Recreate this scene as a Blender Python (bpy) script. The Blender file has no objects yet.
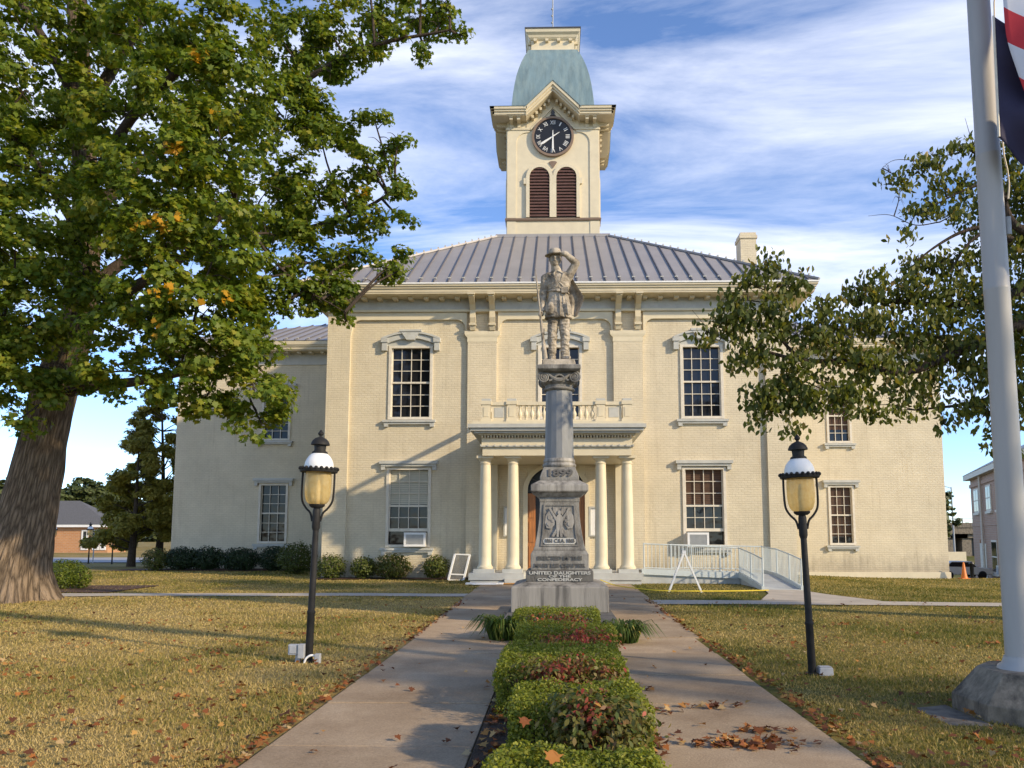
import bpy, math, random
import numpy as np
from mathutils import Vector, Matrix, noise as mnoise

random.seed(7)
rng = np.random.default_rng(11)
SC = bpy.context.scene
COL = SC.collection
R = math.radians

# ------------------------------------------------------------------ camera
F_PX, TILT, YAW, EYE = 770.0, math.atan(.1047), R(1.1), 1.65
cd = bpy.data.cameras.new("camera")
cam = bpy.data.objects.new("camera", cd)
COL.objects.link(cam)
cam.location = (0, 0, EYE)
cam.rotation_euler = (math.pi / 2 + TILT, 0, YAW)
cd.sensor_width = 36.0
cd.lens = 36.0 * F_PX / 1024.0
cd.shift_x = -29 / 1024.0
cd.shift_y = 71 / 1024.0
cd.clip_start, cd.clip_end = .05, 4000
SC.camera = cam

# ------------------------------------------------------------------ world, sun, exposure
SUN_AZ, SUN_EL = R(119), R(24)          # azimuth from +Y towards +X
w = bpy.data.worlds.new("World")
SC.world = w
w.use_nodes = True
nt = w.node_tree
nt.nodes.clear()


def nd(tree, kind, **kw):
    n = tree.nodes.new(kind)
    for k, v in kw.items():
        if k.startswith("i_"):
            key = k[2:]
            n.inputs[int(key) if key.isdigit() else key.replace("_", " ")].default_value = v
        else:
            setattr(n, k, v)
    return n


def mth(t, op, a, b=None):
    n = nd(t, "ShaderNodeMath", operation=op)
    for i, v in enumerate((a, b)):
        if v is None:
            continue
        if isinstance(v, (int, float)):
            n.inputs[i].default_value = v
        else:
            t.links.new(v, n.inputs[i])
    return n.outputs[0]


def mixc(t, fac, a, b, mode="MIX"):
    n = nd(t, "ShaderNodeMix", data_type="RGBA", blend_type=mode)
    for i, v in ((0, fac), (6, a), (7, b)):
        if isinstance(v, (int, float)):
            n.inputs[i].default_value = v
        elif isinstance(v, tuple):
            n.inputs[i].default_value = (*v, 1) if len(v) == 3 else v
        else:
            t.links.new(v, n.inputs[i])
    return n.outputs[2]


def ramp(t, fac, stops):
    n = nd(t, "ShaderNodeValToRGB")
    els = n.color_ramp.elements
    while len(els) < len(stops):
        els.new(.5)
    for e, (p, c) in zip(els, stops):
        e.position = p
        e.color = (*c, 1) if len(c) == 3 else c
    t.links.new(fac, n.inputs[0])
    return n.outputs[0]


sky = nd(nt, "ShaderNodeTexSky", sky_type="NISHITA", sun_disc=False, sun_elevation=SUN_EL,
         sun_rotation=SUN_AZ, air_density=.8, dust_density=.05, ozone_density=3.6, altitude=100)
tc = nd(nt, "ShaderNodeTexCoord")
sep = nd(nt, "ShaderNodeSeparateXYZ")
nt.links.new(tc.outputs["Generated"], sep.inputs[0])
zc = mth(nt, "MAXIMUM", mth(nt, "ADD", sep.outputs[2], .10), .04)
cmb = nd(nt, "ShaderNodeCombineXYZ")
nt.links.new(mth(nt, "DIVIDE", sep.outputs[0], zc), cmb.inputs[0])
nt.links.new(mth(nt, "DIVIDE", sep.outputs[1], zc), cmb.inputs[1])
mp = nd(nt, "ShaderNodeMapping")
mp.inputs["Rotation"].default_value = (0, 0, R(-28))
mp.inputs["Scale"].default_value = (.55, 1.5, 1)
mp.inputs["Location"].default_value = (3.1, 1.7, 0)
nt.links.new(cmb.outputs[0], mp.inputs[0])
n1 = nd(nt, "ShaderNodeTexNoise", i_Scale=1.5, i_Detail=9.0, i_Roughness=.62, i_Distortion=.5)
nt.links.new(mp.outputs[0], n1.inputs["Vector"])
n2 = nd(nt, "ShaderNodeTexNoise", i_Scale=.55, i_Detail=4.0, i_Roughness=.5)
nt.links.new(mp.outputs[0], n2.inputs["Vector"])
dz_ = mth(nt, "SUBTRACT", sep.outputs[2], .36)
lowsky = mth(nt, "SUBTRACT", .26, mth(nt, "MULTIPLY", mth(nt, "MULTIPLY", dz_, dz_), 2.6))
cl = mth(nt, "ADD", mth(nt, "MULTIPLY", n1.outputs[0], .75), mth(nt, "MULTIPLY", n2.outputs[0], .45))
cl = mth(nt, "ADD", cl, lowsky)
cm = ramp(nt, cl, [(.73, (0, 0, 0)), (1.18, (1, 1, 1))])
cf = mth(nt, "MULTIPLY", cm, .85)
skyc = mixc(nt, 1.0, sky.outputs[0], (1.0, 1.0, 1.07), "MULTIPLY")
skyc = mixc(nt, cf, skyc, (5.2, 5.3, 5.8))
bg = nd(nt, "ShaderNodeBackground", i_Strength=.15)
nt.links.new(skyc, bg.inputs[0])
nt.links.new(bg.outputs[0], nd(nt, "ShaderNodeOutputWorld").inputs[0])

sl = bpy.data.lights.new("sun", "SUN")
sl.energy, sl.angle, sl.color = 2.95, R(1.4), (1.0, .82, .56)
so = bpy.data.objects.new("sun", sl)
COL.objects.link(so)
sdir = Vector((math.sin(SUN_AZ) * math.cos(SUN_EL), math.cos(SUN_AZ) * math.cos(SUN_EL), math.sin(SUN_EL)))
so.rotation_euler = sdir.to_track_quat("Z", "Y").to_euler()
so.location = (30, -20, 30)
SC.view_settings.view_transform = "Standard"
SC.view_settings.look = "None"
SC.view_settings.exposure = .84
SC.view_settings.gamma = 1
SC.view_settings.use_curve_mapping = False
SC.cycles.use_denoising = True
SC.cycles.max_bounces = 6
SC.cycles.transparent_max_bounces = 6


# ------------------------------------------------------------------ measuring helpers
def ray(px, py):
    x, z, y = (px - 541) / F_PX, -(py - 455) / F_PX, 1.0
    y, z = y * math.cos(TILT) - z * math.sin(TILT), y * math.sin(TILT) + z * math.cos(TILT)
    c, s = math.cos(YAW), math.sin(YAW)
    return x * c - y * s, x * s + y * c, z


def at(px, py, Y):
    a = ray(px, py)
    t = Y / a[1]
    return Vector((a[0] * t, Y, EYE + a[2] * t))


def gr(px, py, z=0):
    a = ray(px, py)
    t = (z - EYE) / a[2]
    return Vector((a[0] * t, a[1] * t, z))


def ss(v):
    v = min(1, max(0, v))
    return v * v * (3 - 2 * v)


def gz(x, y):
    z = -.42 * ss((x - 4) / 14) * ss((y - 12) / 24)
    if y > 38:
        z -= .055 * min(y - 38, 34) * ss((x - 12) / 10)
    z -= .42 * ss((y - 38) / 18) * ss((-x - 8) / 14)
    z += .03 * mnoise.noise((x * .25, y * .25, 3)) * ss((abs(x) - 2.6) / 2)
    return z


# ------------------------------------------------------------------ materials
MATS = {}


def base_mat(name):
    m = bpy.data.materials.new(name)
    m.use_nodes = True
    t = m.node_tree
    b = t.nodes["Principled BSDF"]
    MATS[name] = m
    return m, t, b


def pm(name, c, rough=.6, var=.18, scale=3.0, bump=0.0, bscale=40.0, metal=0.0, spec=.4, stain=None, stain_scale=1.2, stain_amt=.6, stretch=(1, 1, 1)):
    m, t, b = base_mat(name)
    co = nd(t, "ShaderNodeTexCoord").outputs["Object"]
    mp_ = nd(t, "ShaderNodeMapping")
    mp_.inputs["Scale"].default_value = stretch
    t.links.new(co, mp_.inputs[0])
    n = nd(t, "ShaderNodeTexNoise", i_Scale=scale, i_Detail=6.0, i_Roughness=.65)
    t.links.new(mp_.outputs[0], n.inputs["Vector"])
    lo = tuple(x * (1 - var) for x in c)
    hi = tuple(min(1, x * (1 + var)) for x in c)
    colr = ramp(t, n.outputs[0], [(.3, lo), (.7, hi)])
    if stain:
        n3 = nd(t, "ShaderNodeTexNoise", i_Scale=stain_scale, i_Detail=7.0, i_Roughness=.7)
        t.links.new(mp_.outputs[0], n3.inputs["Vector"])
        f = ramp(t, n3.outputs[0], [(.45, (0, 0, 0)), (.64, (stain_amt,) * 3)])
        colr = mixc(t, f, colr, stain)
    t.links.new(colr, b.inputs["Base Color"])
    b.inputs["Roughness"].default_value = rough
    b.inputs["Metallic"].default_value = metal
    b.inputs["Specular IOR Level"].default_value = spec
    if bump:
        n4 = nd(t, "ShaderNodeTexNoise", i_Scale=bscale, i_Detail=5.0)
        t.links.new(mp_.outputs[0], n4.inputs["Vector"])
        bp = nd(t, "ShaderNodeBump", i_Strength=bump, i_Distance=.02)
        t.links.new(n4.outputs[0], bp.inputs["Height"])
        t.links.new(bp.outputs[0], b.inputs["Normal"])
    return m


def brick_mat(name, c1, c2, mortar, bw=.24, rh=.09, ms=.012, bump=.6, dist=.012, var=.1, wear=False):
    m, t, b = base_mat(name)
    g = nd(t, "ShaderNodeNewGeometry")
    sp = nd(t, "ShaderNodeSeparateXYZ")
    t.links.new(g.outputs["Position"], sp.inputs[0])
    cb = nd(t, "ShaderNodeCombineXYZ")
    t.links.new(mth(t, "ADD", sp.outputs[0], sp.outputs[1]), cb.inputs[0])
    t.links.new(sp.outputs[2], cb.inputs[1])
    br = nd(t, "ShaderNodeTexBrick", i_Scale=1.0)
    br.inputs["Color1"].default_value = (*c1, 1)
    br.inputs["Color2"].default_value = (*c2, 1)
    br.inputs["Mortar"].default_value = (*mortar, 1)
    br.inputs["Mortar Size"].default_value = ms
    br.inputs["Brick Width"].default_value = bw
    br.inputs["Row Height"].default_value = rh
    br.inputs["Mortar Smooth"].default_value = .3
    t.links.new(cb.outputs[0], br.inputs["Vector"])
    n = nd(t, "ShaderNodeTexNoise", i_Scale=.8, i_Detail=8.0, i_Roughness=.7)
    t.links.new(g.outputs["Position"], n.inputs["Vector"])
    v = ramp(t, n.outputs[0], [(.3, (1 - var, 1 - var, 1 - var)), (.7, (1 + var * .3,) * 3)])
    colr = mixc(t, 1.0, br.outputs[0], v, "MULTIPLY")
    if wear:                                 # run-off streaks, patched paint, splash dirt along the foot
        mp_ = nd(t, "ShaderNodeMapping")
        mp_.inputs["Scale"].default_value = (2.6, 2.6, .22)
        t.links.new(g.outputs["Position"], mp_.inputs[0])
        s1 = nd(t, "ShaderNodeTexNoise", i_Scale=1.6, i_Detail=8.0, i_Roughness=.72)
        t.links.new(mp_.outputs[0], s1.inputs["Vector"])
        colr = mixc(t, ramp(t, s1.outputs[0], [(.54, (0, 0, 0)), (.82, (.6, .6, .6))]), colr, (.40, .32, .20))
        s2 = nd(t, "ShaderNodeTexNoise", i_Scale=1.3, i_Detail=9.0, i_Roughness=.7)
        t.links.new(g.outputs["Position"], s2.inputs["Vector"])
        colr = mixc(t, ramp(t, s2.outputs[0], [(.60, (0, 0, 0)), (.66, (.22, .22, .22))]), colr, (.70, .60, .44))
        low = mth(t, "SUBTRACT", mth(t, "ADD", s2.outputs[0], s1.outputs[0]), mth(t, "MULTIPLY", mth(t, "MAXIMUM", sp.outputs[2], 0.0), .55))
        colr = mixc(t, ramp(t, low, [(.55, (0, 0, 0)), (1.1, (.6, .6, .6))]), colr, (.27, .23, .17))
    t.links.new(colr, b.inputs["Base Color"])
    b.inputs["Roughness"].default_value = .7
    n5 = nd(t, "ShaderNodeTexNoise", i_Scale=9.0, i_Detail=5.0)
    t.links.new(g.outputs["Position"], n5.inputs["Vector"])
    h = mth(t, "ADD", mth(t, "MULTIPLY", br.outputs["Fac"], -1.0), mth(t, "MULTIPLY", n5.outputs[0], .9))
    bp = nd(t, "ShaderNodeBump", i_Strength=bump, i_Distance=dist)
    t.links.new(h, bp.inputs["Height"])
    t.links.new(bp.outputs[0], b.inputs["Normal"])
    return m


def leaf_mat(name, stops, trans=.35, rough=.5):
    m, t, b = base_mat(name)
    a = nd(t, "ShaderNodeAttribute", attribute_name="tone")
    c = ramp(t, a.outputs["Fac"], stops)
    t.links.new(c, b.inputs["Base Color"])
    b.inputs["Roughness"].default_value = rough
    b.inputs["Specular IOR Level"].default_value = .3
    tr = nd(t, "ShaderNodeBsdfTranslucent")
    t.links.new(mixc(t, 1.0, c, (1.3, 1.25, .6), "MULTIPLY"), tr.inputs[0])
    mx = nd(t, "ShaderNodeMixShader", i_0=trans)
    t.links.new(b.outputs[0], mx.inputs[1])
    t.links.new(tr.outputs[0], mx.inputs[2])
    t.links.new(mx.outputs[0], t.nodes["Material Output"].inputs[0])
    return m


M_WALL = brick_mat("painted_brick", (.69, .60, .43), (.665, .575, .405), (.61, .525, .365), var=.15, wear=True)
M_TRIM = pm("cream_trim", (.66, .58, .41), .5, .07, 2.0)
M_TRIMD = pm("darker_trim_paint", (.60, .52, .36), .55, .08, 2.0)  # cream trim one step darker, for cornices and brackets
M_GREY = pm("blue_grey_paint", (.48, .475, .43), .5, .12, 3.0)
M_ROOF = pm("standing_seam_metal", (.35, .325, .305), .5, .08, .7, metal=.2)
M_COPPER = pm("weathered_green_metal", (.165, .24, .265), .55, .22, 1.8, .15, 6, stain=(.26, .33, .32), stain_scale=2.2, stain_amt=.6, stretch=(2.2, 1.4, .45))
M_DARK = pm("dark_metal_edge", (.06, .06, .065), .5, .2)
M_WHITE = pm("white_paint", (.78, .77, .74), .45, .06)
M_OFFW = pm("weathered_white_wood", (.66, .60, .49), .55, .12, 6)
M_BROWN = pm("louver_brown", (.115, .06, .05), .6, .15)
M_BAND = pm("brown_band_paint", (.22, .155, .11), .6, .12)
M_DOOR = pm("varnished_door", (.36, .15, .05), .4, .3, 3, stretch=(8, 8, .6))
M_BLIND = pm("window_blind", (.56, .54, .44), .7, .08, stretch=(1, 1, 8))
M_BLINDB = pm("brown_blind", (.11, .06, .036), .7, .25, 2, stretch=(1, 1, 6))
M_STONE = pm("weathered_marble", (.235, .222, .195), .7, .28, 4, .35, 30, stain=(.085, .078, .068), stain_scale=2.6, stain_amt=.85, stretch=(1.6, 1.6, .55))
M_STONEL = pm("pale_marble", (.33, .308, .268), .65, .22, 3, .25, 30, stain=(.09, .082, .073), stain_scale=2.6, stain_amt=.9, stretch=(2.4, 2.4, .22))
M_BLOCK = pm("streaked_marble", (.30, .278, .24), .65, .2, 3, .25, 30, stain=(.065, .06, .053), stain_scale=1.5, stain_amt=.95, stretch=(2.6, 2.6, .18))
M_STONED = pm("dark_stained_marble", (.125, .117, .103), .75, .35, 5, .4, 25, stain=(.05, .046, .04), stain_scale=3, stretch=(2, 2, .6))
M_SHAFT = pm("grey_marble_shaft", (.20, .205, .205), .5, .15, 5, .15, 40, stain=(.20, .2, .2), stain_scale=4, stretch=(1, 1, .3))
M_STATUE = pm("statue_limestone", (.41, .355, .275), .75, .34, 7, .6, 26, stain=(.09, .07, .045), stain_scale=2.6, stain_amt=.9)
M_LETTER = pm("letter_stone", (.42, .41, .37), .7, .2, 8)
M_LETTERD = pm("letter_dark", (.10, .095, .085), .75, .2, 8)
M_CONC = pm("old_concrete", (.215, .18, .135), .85, .25, 4, .7, 50, stain=(.075, .068, .058), stain_scale=2.6, stain_amt=.9, stretch=(1.5, 1.5, .8))
M_IRON = pm("black_iron", (.022, .021, .020), .6, .35, 8, .1, spec=.2)
M_POLE = pm("grey_enamel_pole", (.40, .38, .35), .45, .10, 1.2, stretch=(2, 2, .3))
M_GALV = pm("galvanised_box", (.36, .37, .38), .5, .15, 8)
M_BASE = pm("stained_stone", (.25, .205, .145), .9, .35, 5, .35, 60, stain=(.035, .03, .025), stain_scale=2.2, stain_amt=.9, stretch=(1.6, 1.6, .7))
M_RAIL = pm("pale_rail_paint", (.56, .60, .58), .45, .08)
M_RAMP = pm("ramp_concrete", (.46, .47, .45), .8, .15, 2)
M_MULCH = pm("bark_mulch", (.085, .042, .024), .95, .5, 14, 1.0, 40)
M_SOIL = pm("bed_soil", (.055, .035, .022), .95, .5, 14, 1.0, 40)
M_YELLOW = pm("yellow_tape", (.80, .58, .04), .5, .1)
M_ORANGE = pm("orange_plastic", (.72, .20, .03), .5, .12)
M_BARK = None
M_BLACK = pm("black_face", (.012, .012, .014), .35, .1)

m, t, b = base_mat("window_glass")
b.inputs["Base Color"].default_value = (.016, .016, .018, 1)
b.inputs["Roughness"].default_value = .06
b.inputs["Specular IOR Level"].default_value = .4
g_ = nd(t, "ShaderNodeNewGeometry")
n_ = nd(t, "ShaderNodeTexNoise", i_Scale=2.5, i_Detail=1.0)
t.links.new(g_.outputs["Position"], n_.inputs["Vector"])
bp_ = nd(t, "ShaderNodeBump", i_Strength=.12, i_Distance=.05)
t.links.new(n_.outputs[0], bp_.inputs["Height"])
t.links.new(bp_.outputs[0], b.inputs["Normal"])
M_GLASS = m

m, t, b = base_mat("amber_globe_glass")
b.inputs["Base Color"].default_value = (.72, .50, .20, 1)
b.inputs["Roughness"].default_value = .25
b.inputs["Transmission Weight"].default_value = .45
b.inputs["Subsurface Weight"].default_value = 0
M_AMBER = m


def bark_mat(name, c, c2, sx=7, sz=1.1, bump=1.0, dist=.07, coord="Object"):
    m, t, b = base_mat(name)
    co = nd(t, "ShaderNodeTexCoord").outputs[coord]
    mp_ = nd(t, "ShaderNodeMapping")
    mp_.inputs["Scale"].default_value = (sx, sx, sz) if coord == "Object" else (sx, sz, 1)
    t.links.new(co, mp_.inputs[0])
    n0 = nd(t, "ShaderNodeTexNoise", i_Scale=1.2, i_Detail=3.0)
    t.links.new(mp_.outputs[0], n0.inputs["Vector"])
    vv = mixc(t, .9, mp_.outputs[0], n0.outputs["Color"], "ADD")
    v = nd(t, "ShaderNodeTexVoronoi", feature="DISTANCE_TO_EDGE", i_Scale=1.0)
    t.links.new(vv, v.inputs["Vector"])
    n = nd(t, "ShaderNodeTexNoise", i_Scale=3.0, i_Detail=7.0, i_Roughness=.7)
    t.links.new(mp_.outputs[0], n.inputs["Vector"])
    h = mth(t, "ADD", mth(t, "MINIMUM", mth(t, "MULTIPLY", v.outputs[0], 1.5), .6), mth(t, "MULTIPLY", n.outputs[0], .75))
    t.links.new(ramp(t, h, [(.22, c2), (.80, c)]), b.inputs["Base Color"])
    b.inputs["Roughness"].default_value = .95
    b.inputs["Specular IOR Level"].default_value = .1
    bp = nd(t, "ShaderNodeBump", i_Strength=bump, i_Distance=dist)
    t.links.new(h, bp.inputs["Height"])
    t.links.new(bp.outputs[0], b.inputs["Normal"])
    return m


M_BARK = bark_mat("ridged_bark", (.29, .215, .145), (.042, .03, .021), 10, 1.4, 1.0, .09, "UV")
M_BARK2 = bark_mat("dark_bark", (.085, .065, .05), (.03, .023, .017), 20, 5, .6, .02)

M_MAPLE = leaf_mat("maple_leaves", [(0, (.04, .078, .010)), (.35, (.105, .162, .016)), (.62, (.205, .25, .026)), (.80, (.30, .28, .03)), (.86, (.45, .27, .02)), (1, (.62, .31, .015))], .48)
M_OAK = leaf_mat("drooping_leaves", [(0, (.04, .058, .014)), (.45, (.10, .128, .026)), (.8, (.20, .20, .04)), (1, (.32, .22, .06))], .42)
M_CEDAR = leaf_mat("cedar_sprays", [(0, (.05, .07, .018)), (.5, (.15, .16, .026)), (1, (.32, .27, .05))], .4)
M_FAR = leaf_mat("far_leaves", [(0, (.05, .07, .025)), (.6, (.09, .11, .035)), (1, (.15, .14, .05))], .25)
M_YEW = leaf_mat("dark_shrub_leaves", [(0, (.012, .026, .010)), (.6, (.028, .050, .014)), (1, (.06, .085, .02))], .15)
M_AZAL = leaf_mat("mid_shrub_leaves", [(0, (.045, .07, .012)), (.6, (.10, .12, .02)), (1, (.20, .14, .04))], .25)
M_BOX = leaf_mat("boxwood_leaves", [(0, (.055, .095, .010)), (.5, (.185, .215, .022)), (1, (.35, .33, .05))], .36)
M_NAND = leaf_mat("nandina_leaves", [(0, (.07, .10, .018)), (.45, (.17, .145, .035)), (.7, (.20, .055, .03)), (.9, (.36, .045, .035)), (1, (.42, .22, .05))], .3)
M_GRASS = leaf_mat("grass_blades", [(0, (.07, .095, .016)), (.4, (.18, .17, .035)), (.7, (.42, .31, .105)), (1, (.56, .42, .18))], .3, .7)
M_FALL = leaf_mat("fallen_leaf", [(0, (.11, .04, .018)), (.4, (.23, .075, .022)), (.7, (.36, .13, .03)), (.92, (.46, .26, .07)), (1, (.46, .34, .18))], .15, .7)
M_LIRI = leaf_mat("strap_leaves", [(0, (.03, .06, .01)), (.7, (.09, .14, .02)), (1, (.34, .30, .08))], .3)


# lawn
m, t, b = base_mat("lawn")
g_ = nd(t, "ShaderNodeNewGeometry")
nA = nd(t, "ShaderNodeTexNoise", i_Scale=.33, i_Detail=5.0, i_Roughness=.6)
nB = nd(t, "ShaderNodeTexNoise", i_Scale=9.0, i_Detail=8.0, i_Roughness=.75)
for n_ in (nA, nB):
    t.links.new(g_.outputs["Position"], n_.inputs["Vector"])
spx = nd(t, "ShaderNodeSeparateXYZ")
t.links.new(g_.outputs["Position"], spx.inputs[0])
bias = mth(t, "MULTIPLY", mth(t, "MINIMUM", mth(t, "MAXIMUM", spx.outputs[0], -3.0), 3.0), -.022)
far_ = mth(t, "MULTIPLY", mth(t, "MINIMUM", mth(t, "MAXIMUM", mth(t, "SUBTRACT", spx.outputs[1], 21.0), 0.0), 4.0), -.012)
fac = mth(t, "ADD", mth(t, "ADD", mth(t, "MULTIPLY", nA.outputs[0], .55), mth(t, "MULTIPLY", nB.outputs[0], .5)), mth(t, "ADD", bias, far_))
t.links.new(ramp(t, fac, [(.28, (.05, .068, .014)), (.42, (.125, .12, .03)), (.55, (.27, .20, .07)), (.72, (.40, .29, .12))]), b.inputs["Base Color"])
b.inputs["Roughness"].default_value = .95
b.inputs["Specular IOR Level"].default_value = .1
bp_ = nd(t, "ShaderNodeBump", i_Strength=.8, i_Distance=.05)
t.links.new(nB.outputs[0], bp_.inputs["Height"])
t.links.new(bp_.outputs[0], b.inputs["Normal"])
M_LAWN = m

# walkway concrete: brown-grey aggregate with blotches
m, t, b = base_mat("aggregate_concrete")
g_ = nd(t, "ShaderNodeNewGeometry")
nA = nd(t, "ShaderNodeTexNoise", i_Scale=.9, i_Detail=6.0, i_Roughness=.65)
nB = nd(t, "ShaderNodeTexNoise", i_Scale=55.0, i_Detail=3.0, i_Roughness=.8)
nC = nd(t, "ShaderNodeTexVoronoi", i_Scale=38.0)
for n_ in (nA, nB, nC):
    t.links.new(g_.outputs["Position"], n_.inputs["Vector"])
c = ramp(t, nA.outputs[0], [(.3, (.29, .205, .125)), (.55, (.415, .31, .20)), (.72, (.48, .375, .255))])
c = mixc(t, 1.0, c, ramp(t, g_.outputs["Random Per Island"], [(0, (.88, .88, .88)), (1, (1.12, 1.10, 1.08))]), "MULTIPLY")
c = mixc(t, 1.0, c, ramp(t, nB.outputs[0], [(.3, (.72, .72, .72)), (.7, (1.2, 1.2, 1.2))]), "MULTIPLY")
c = mixc(t, ramp(t, nC.outputs["Distance"], [(.0, (.35, .35, .35)), (.12, (0, 0, 0))]), c, (.5, .46, .4))
t.links.new(c, b.inputs["Base Color"])
b.inputs["Roughness"].default_value = .9
b.inputs["Specular IOR Level"].default_value = .2
bp_ = nd(t, "ShaderNodeBump", i_Strength=.4, i_Distance=.01)
t.links.new(nB.outputs[0], bp_.inputs["Height"])
t.links.new(bp_.outputs[0], b.inputs["Normal"])
M_WALK = m
M_PATH = pm("pale_path_concrete", (.46, .40, .32), .9, .15, 1.5, .2, 50)
M_ROADM = pm("road_surface", (.33, .32, .31), .9, .12, .5)
M_SHING = pm("grey_shingle", (.105, .105, .11), .85, .25, 6, stretch=(1, 1, 4))
M_BRICKO = brick_mat("orange_brick", (.52, .25, .10), (.46, .21, .085), (.45, .33, .22), .5, .2, .02, .2)
M_BRICKP = brick_mat("pinkish_brick", (.46, .25, .15), (.38, .20, .125), (.42, .31, .24), .4, .14, .02, .3)


# ------------------------------------------------------------------ mesh builder
class MB:
    def __init__(self):
        self.v, self.f, self.M = [], [], Matrix.Identity(4)
        self.pieces = []
        self.smooth = False

    def add(self, vs, fs):
        o = len(self.v)
        new = [self.M @ Vector(p) for p in vs]
        self.pieces.append((new, fs))
        self.v += [p.copy() for p in new]
        self.f += [tuple(o + i for i in f) for f in fs]
        return self

    def box(self, x0, x1, y0, y1, z0, z1):
        return self.add([(x0, y0, z0), (x1, y0, z0), (x1, y1, z0), (x0, y1, z0), (x0, y0, z1), (x1, y0, z1), (x1, y1, z1), (x0, y1, z1)],
                        [(0, 3, 2, 1), (4, 5, 6, 7), (0, 1, 5, 4), (1, 2, 6, 5), (2, 3, 7, 6), (3, 0, 4, 7)])

    def frustum(self, a0, b0, z0, a1, b1, z1, cx=0, cy=0):
        """rectangular frustum, half sizes a(x), b(y)"""
        p = []
        for a, b_, z in ((a0, b0, z0), (a1, b1, z1)):
            p += [(cx - a, cy - b_, z), (cx + a, cy - b_, z), (cx + a, cy + b_, z), (cx - a, cy + b_, z)]
        return self.add(p, [(0, 3, 2, 1), (4, 5, 6, 7), (0, 1, 5, 4), (1, 2, 6, 5), (2, 3, 7, 6), (3, 0, 4, 7)])

    def stack(self, prof, cx=0, cy=0, n=4, rot=math.pi / 4):
        """n-sided lathe through (half width, z); n=4 gives square section"""
        k = 1 / math.cos(math.pi / n)
        vs, fs = [], []
        for r, z in prof:
            for i in range(n):
                a = 2 * math.pi * i / n + rot
                vs.append((cx + r * k * math.cos(a), cy + r * k * math.sin(a), z))
        for j in range(len(prof) - 1):
            for i in range(n):
                i2 = (i + 1) % n
                fs.append((j * n + i, j * n + i2, (j + 1) * n + i2, (j + 1) * n + i))
        fs.append(tuple(range(n - 1, -1, -1)))
        fs.append(tuple((len(prof) - 1) * n + i for i in range(n)))
        return self.add(vs, fs)

    def lathe(self, prof, cx=0, cy=0, n=24):
        vs, fs = [], []
        for r, z in prof:
            for i in range(n):
                a = 2 * math.pi * i / n
                vs.append((cx + r * math.cos(a), cy + r * math.sin(a), z))
        for j in range(len(prof) - 1):
            for i in range(n):
                i2 = (i + 1) % n
                fs.append((j * n + i, j * n + i2, (j + 1) * n + i2, (j + 1) * n + i))
        fs.append(tuple(range(n - 1, -1, -1)))
        fs.append(tuple((len(prof) - 1) * n + i for i in range(n)))
        return self.add(vs, fs)

    def prism(self, poly, y0, y1):
        """poly in (x,z), counter-clockwise seen from -y"""
        n = len(poly)
        vs = [(x, y0, z) for x, z in poly] + [(x, y1, z) for x, z in poly]
        fs = [tuple(range(n)), tuple(range(2 * n - 1, n - 1, -1))]
        for i in range(n):
            j = (i + 1) % n
            fs.append((i, i + n, j + n, j))
        return self.add(vs, fs)

    def quad(self, a, b, c, d):
        return self.add([a, b, c, d], [(0, 1, 2, 3)])

    def tube(self, pts, rad, n=8, caps=True):
        pts = [Vector(p) for p in pts]
        if isinstance(rad, (int, float)):
            rad = [rad] * len(pts)
        vs, fs = [], []
        up = Vector((.3, .2, 1)).normalized()
        prev = None
        for i, p in enumerate(pts):
            d = (pts[min(i + 1, len(pts) - 1)] - pts[max(i - 1, 0)]).normalized()
            if prev is None:
                s = d.cross(up)
                if s.length < .05:
                    s = d.cross(Vector((1, 0, 0)))
                s.normalize()
            else:
                s = (prev - d * prev.dot(d)).normalized()
            prev = s
            u = d.cross(s)
            for k in range(n):
                a = 2 * math.pi * k / n
                vs.append(p + (s * math.cos(a) + u * math.sin(a)) * rad[i])
        for j in range(len(pts) - 1):
            for k in range(n):
                k2 = (k + 1) % n
                fs.append((j * n + k, j * n + k2, (j + 1) * n + k2, (j + 1) * n + k))
        if caps:
            fs.append(tuple(range(n - 1, -1, -1)))
            fs.append(tuple((len(pts) - 1) * n + k for k in range(n)))
        return self.add(vs, fs)

    def bar(self, a, b, w, h=None):
        """rectangular bar from a to b"""
        a, b = Vector(a), Vector(b)
        h = h or w
        d = (b - a).normalized()
        s = d.cross(Vector((0, 0, 1)))
        if s.length < .01:
            s = Vector((1, 0, 0))
        s.normalize()
        u = s.cross(d).normalized()
        vs = []
        for p in (a, b):
            vs += [p - s * w / 2 - u * h / 2, p + s * w / 2 - u * h / 2, p + s * w / 2 + u * h / 2, p - s * w / 2 + u * h / 2]
        return self.add(vs, [(0, 3, 2, 1), (4, 5, 6, 7), (0, 1, 5, 4), (1, 2, 6, 5), (2, 3, 7, 6), (3, 0, 4, 7)])

    def sphere(self, c, r, n=12, sz=1.0):
        prof = [(max(.001, r * math.sin(math.pi * i / n)), c[2] - sz * r * math.cos(math.pi * i / n)) for i in range(n + 1)]
        return self.lathe(prof, c[0], c[1], n * 2)

    def build_each(self, name, mat, parent=None, **kw):
        """every separate add() becomes a part of its own"""
        for vs, fs in self.pieces:
            b = MB()
            b.add(vs, fs)
            o = b.build(name, mat, parent, **kw)
        return o

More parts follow.
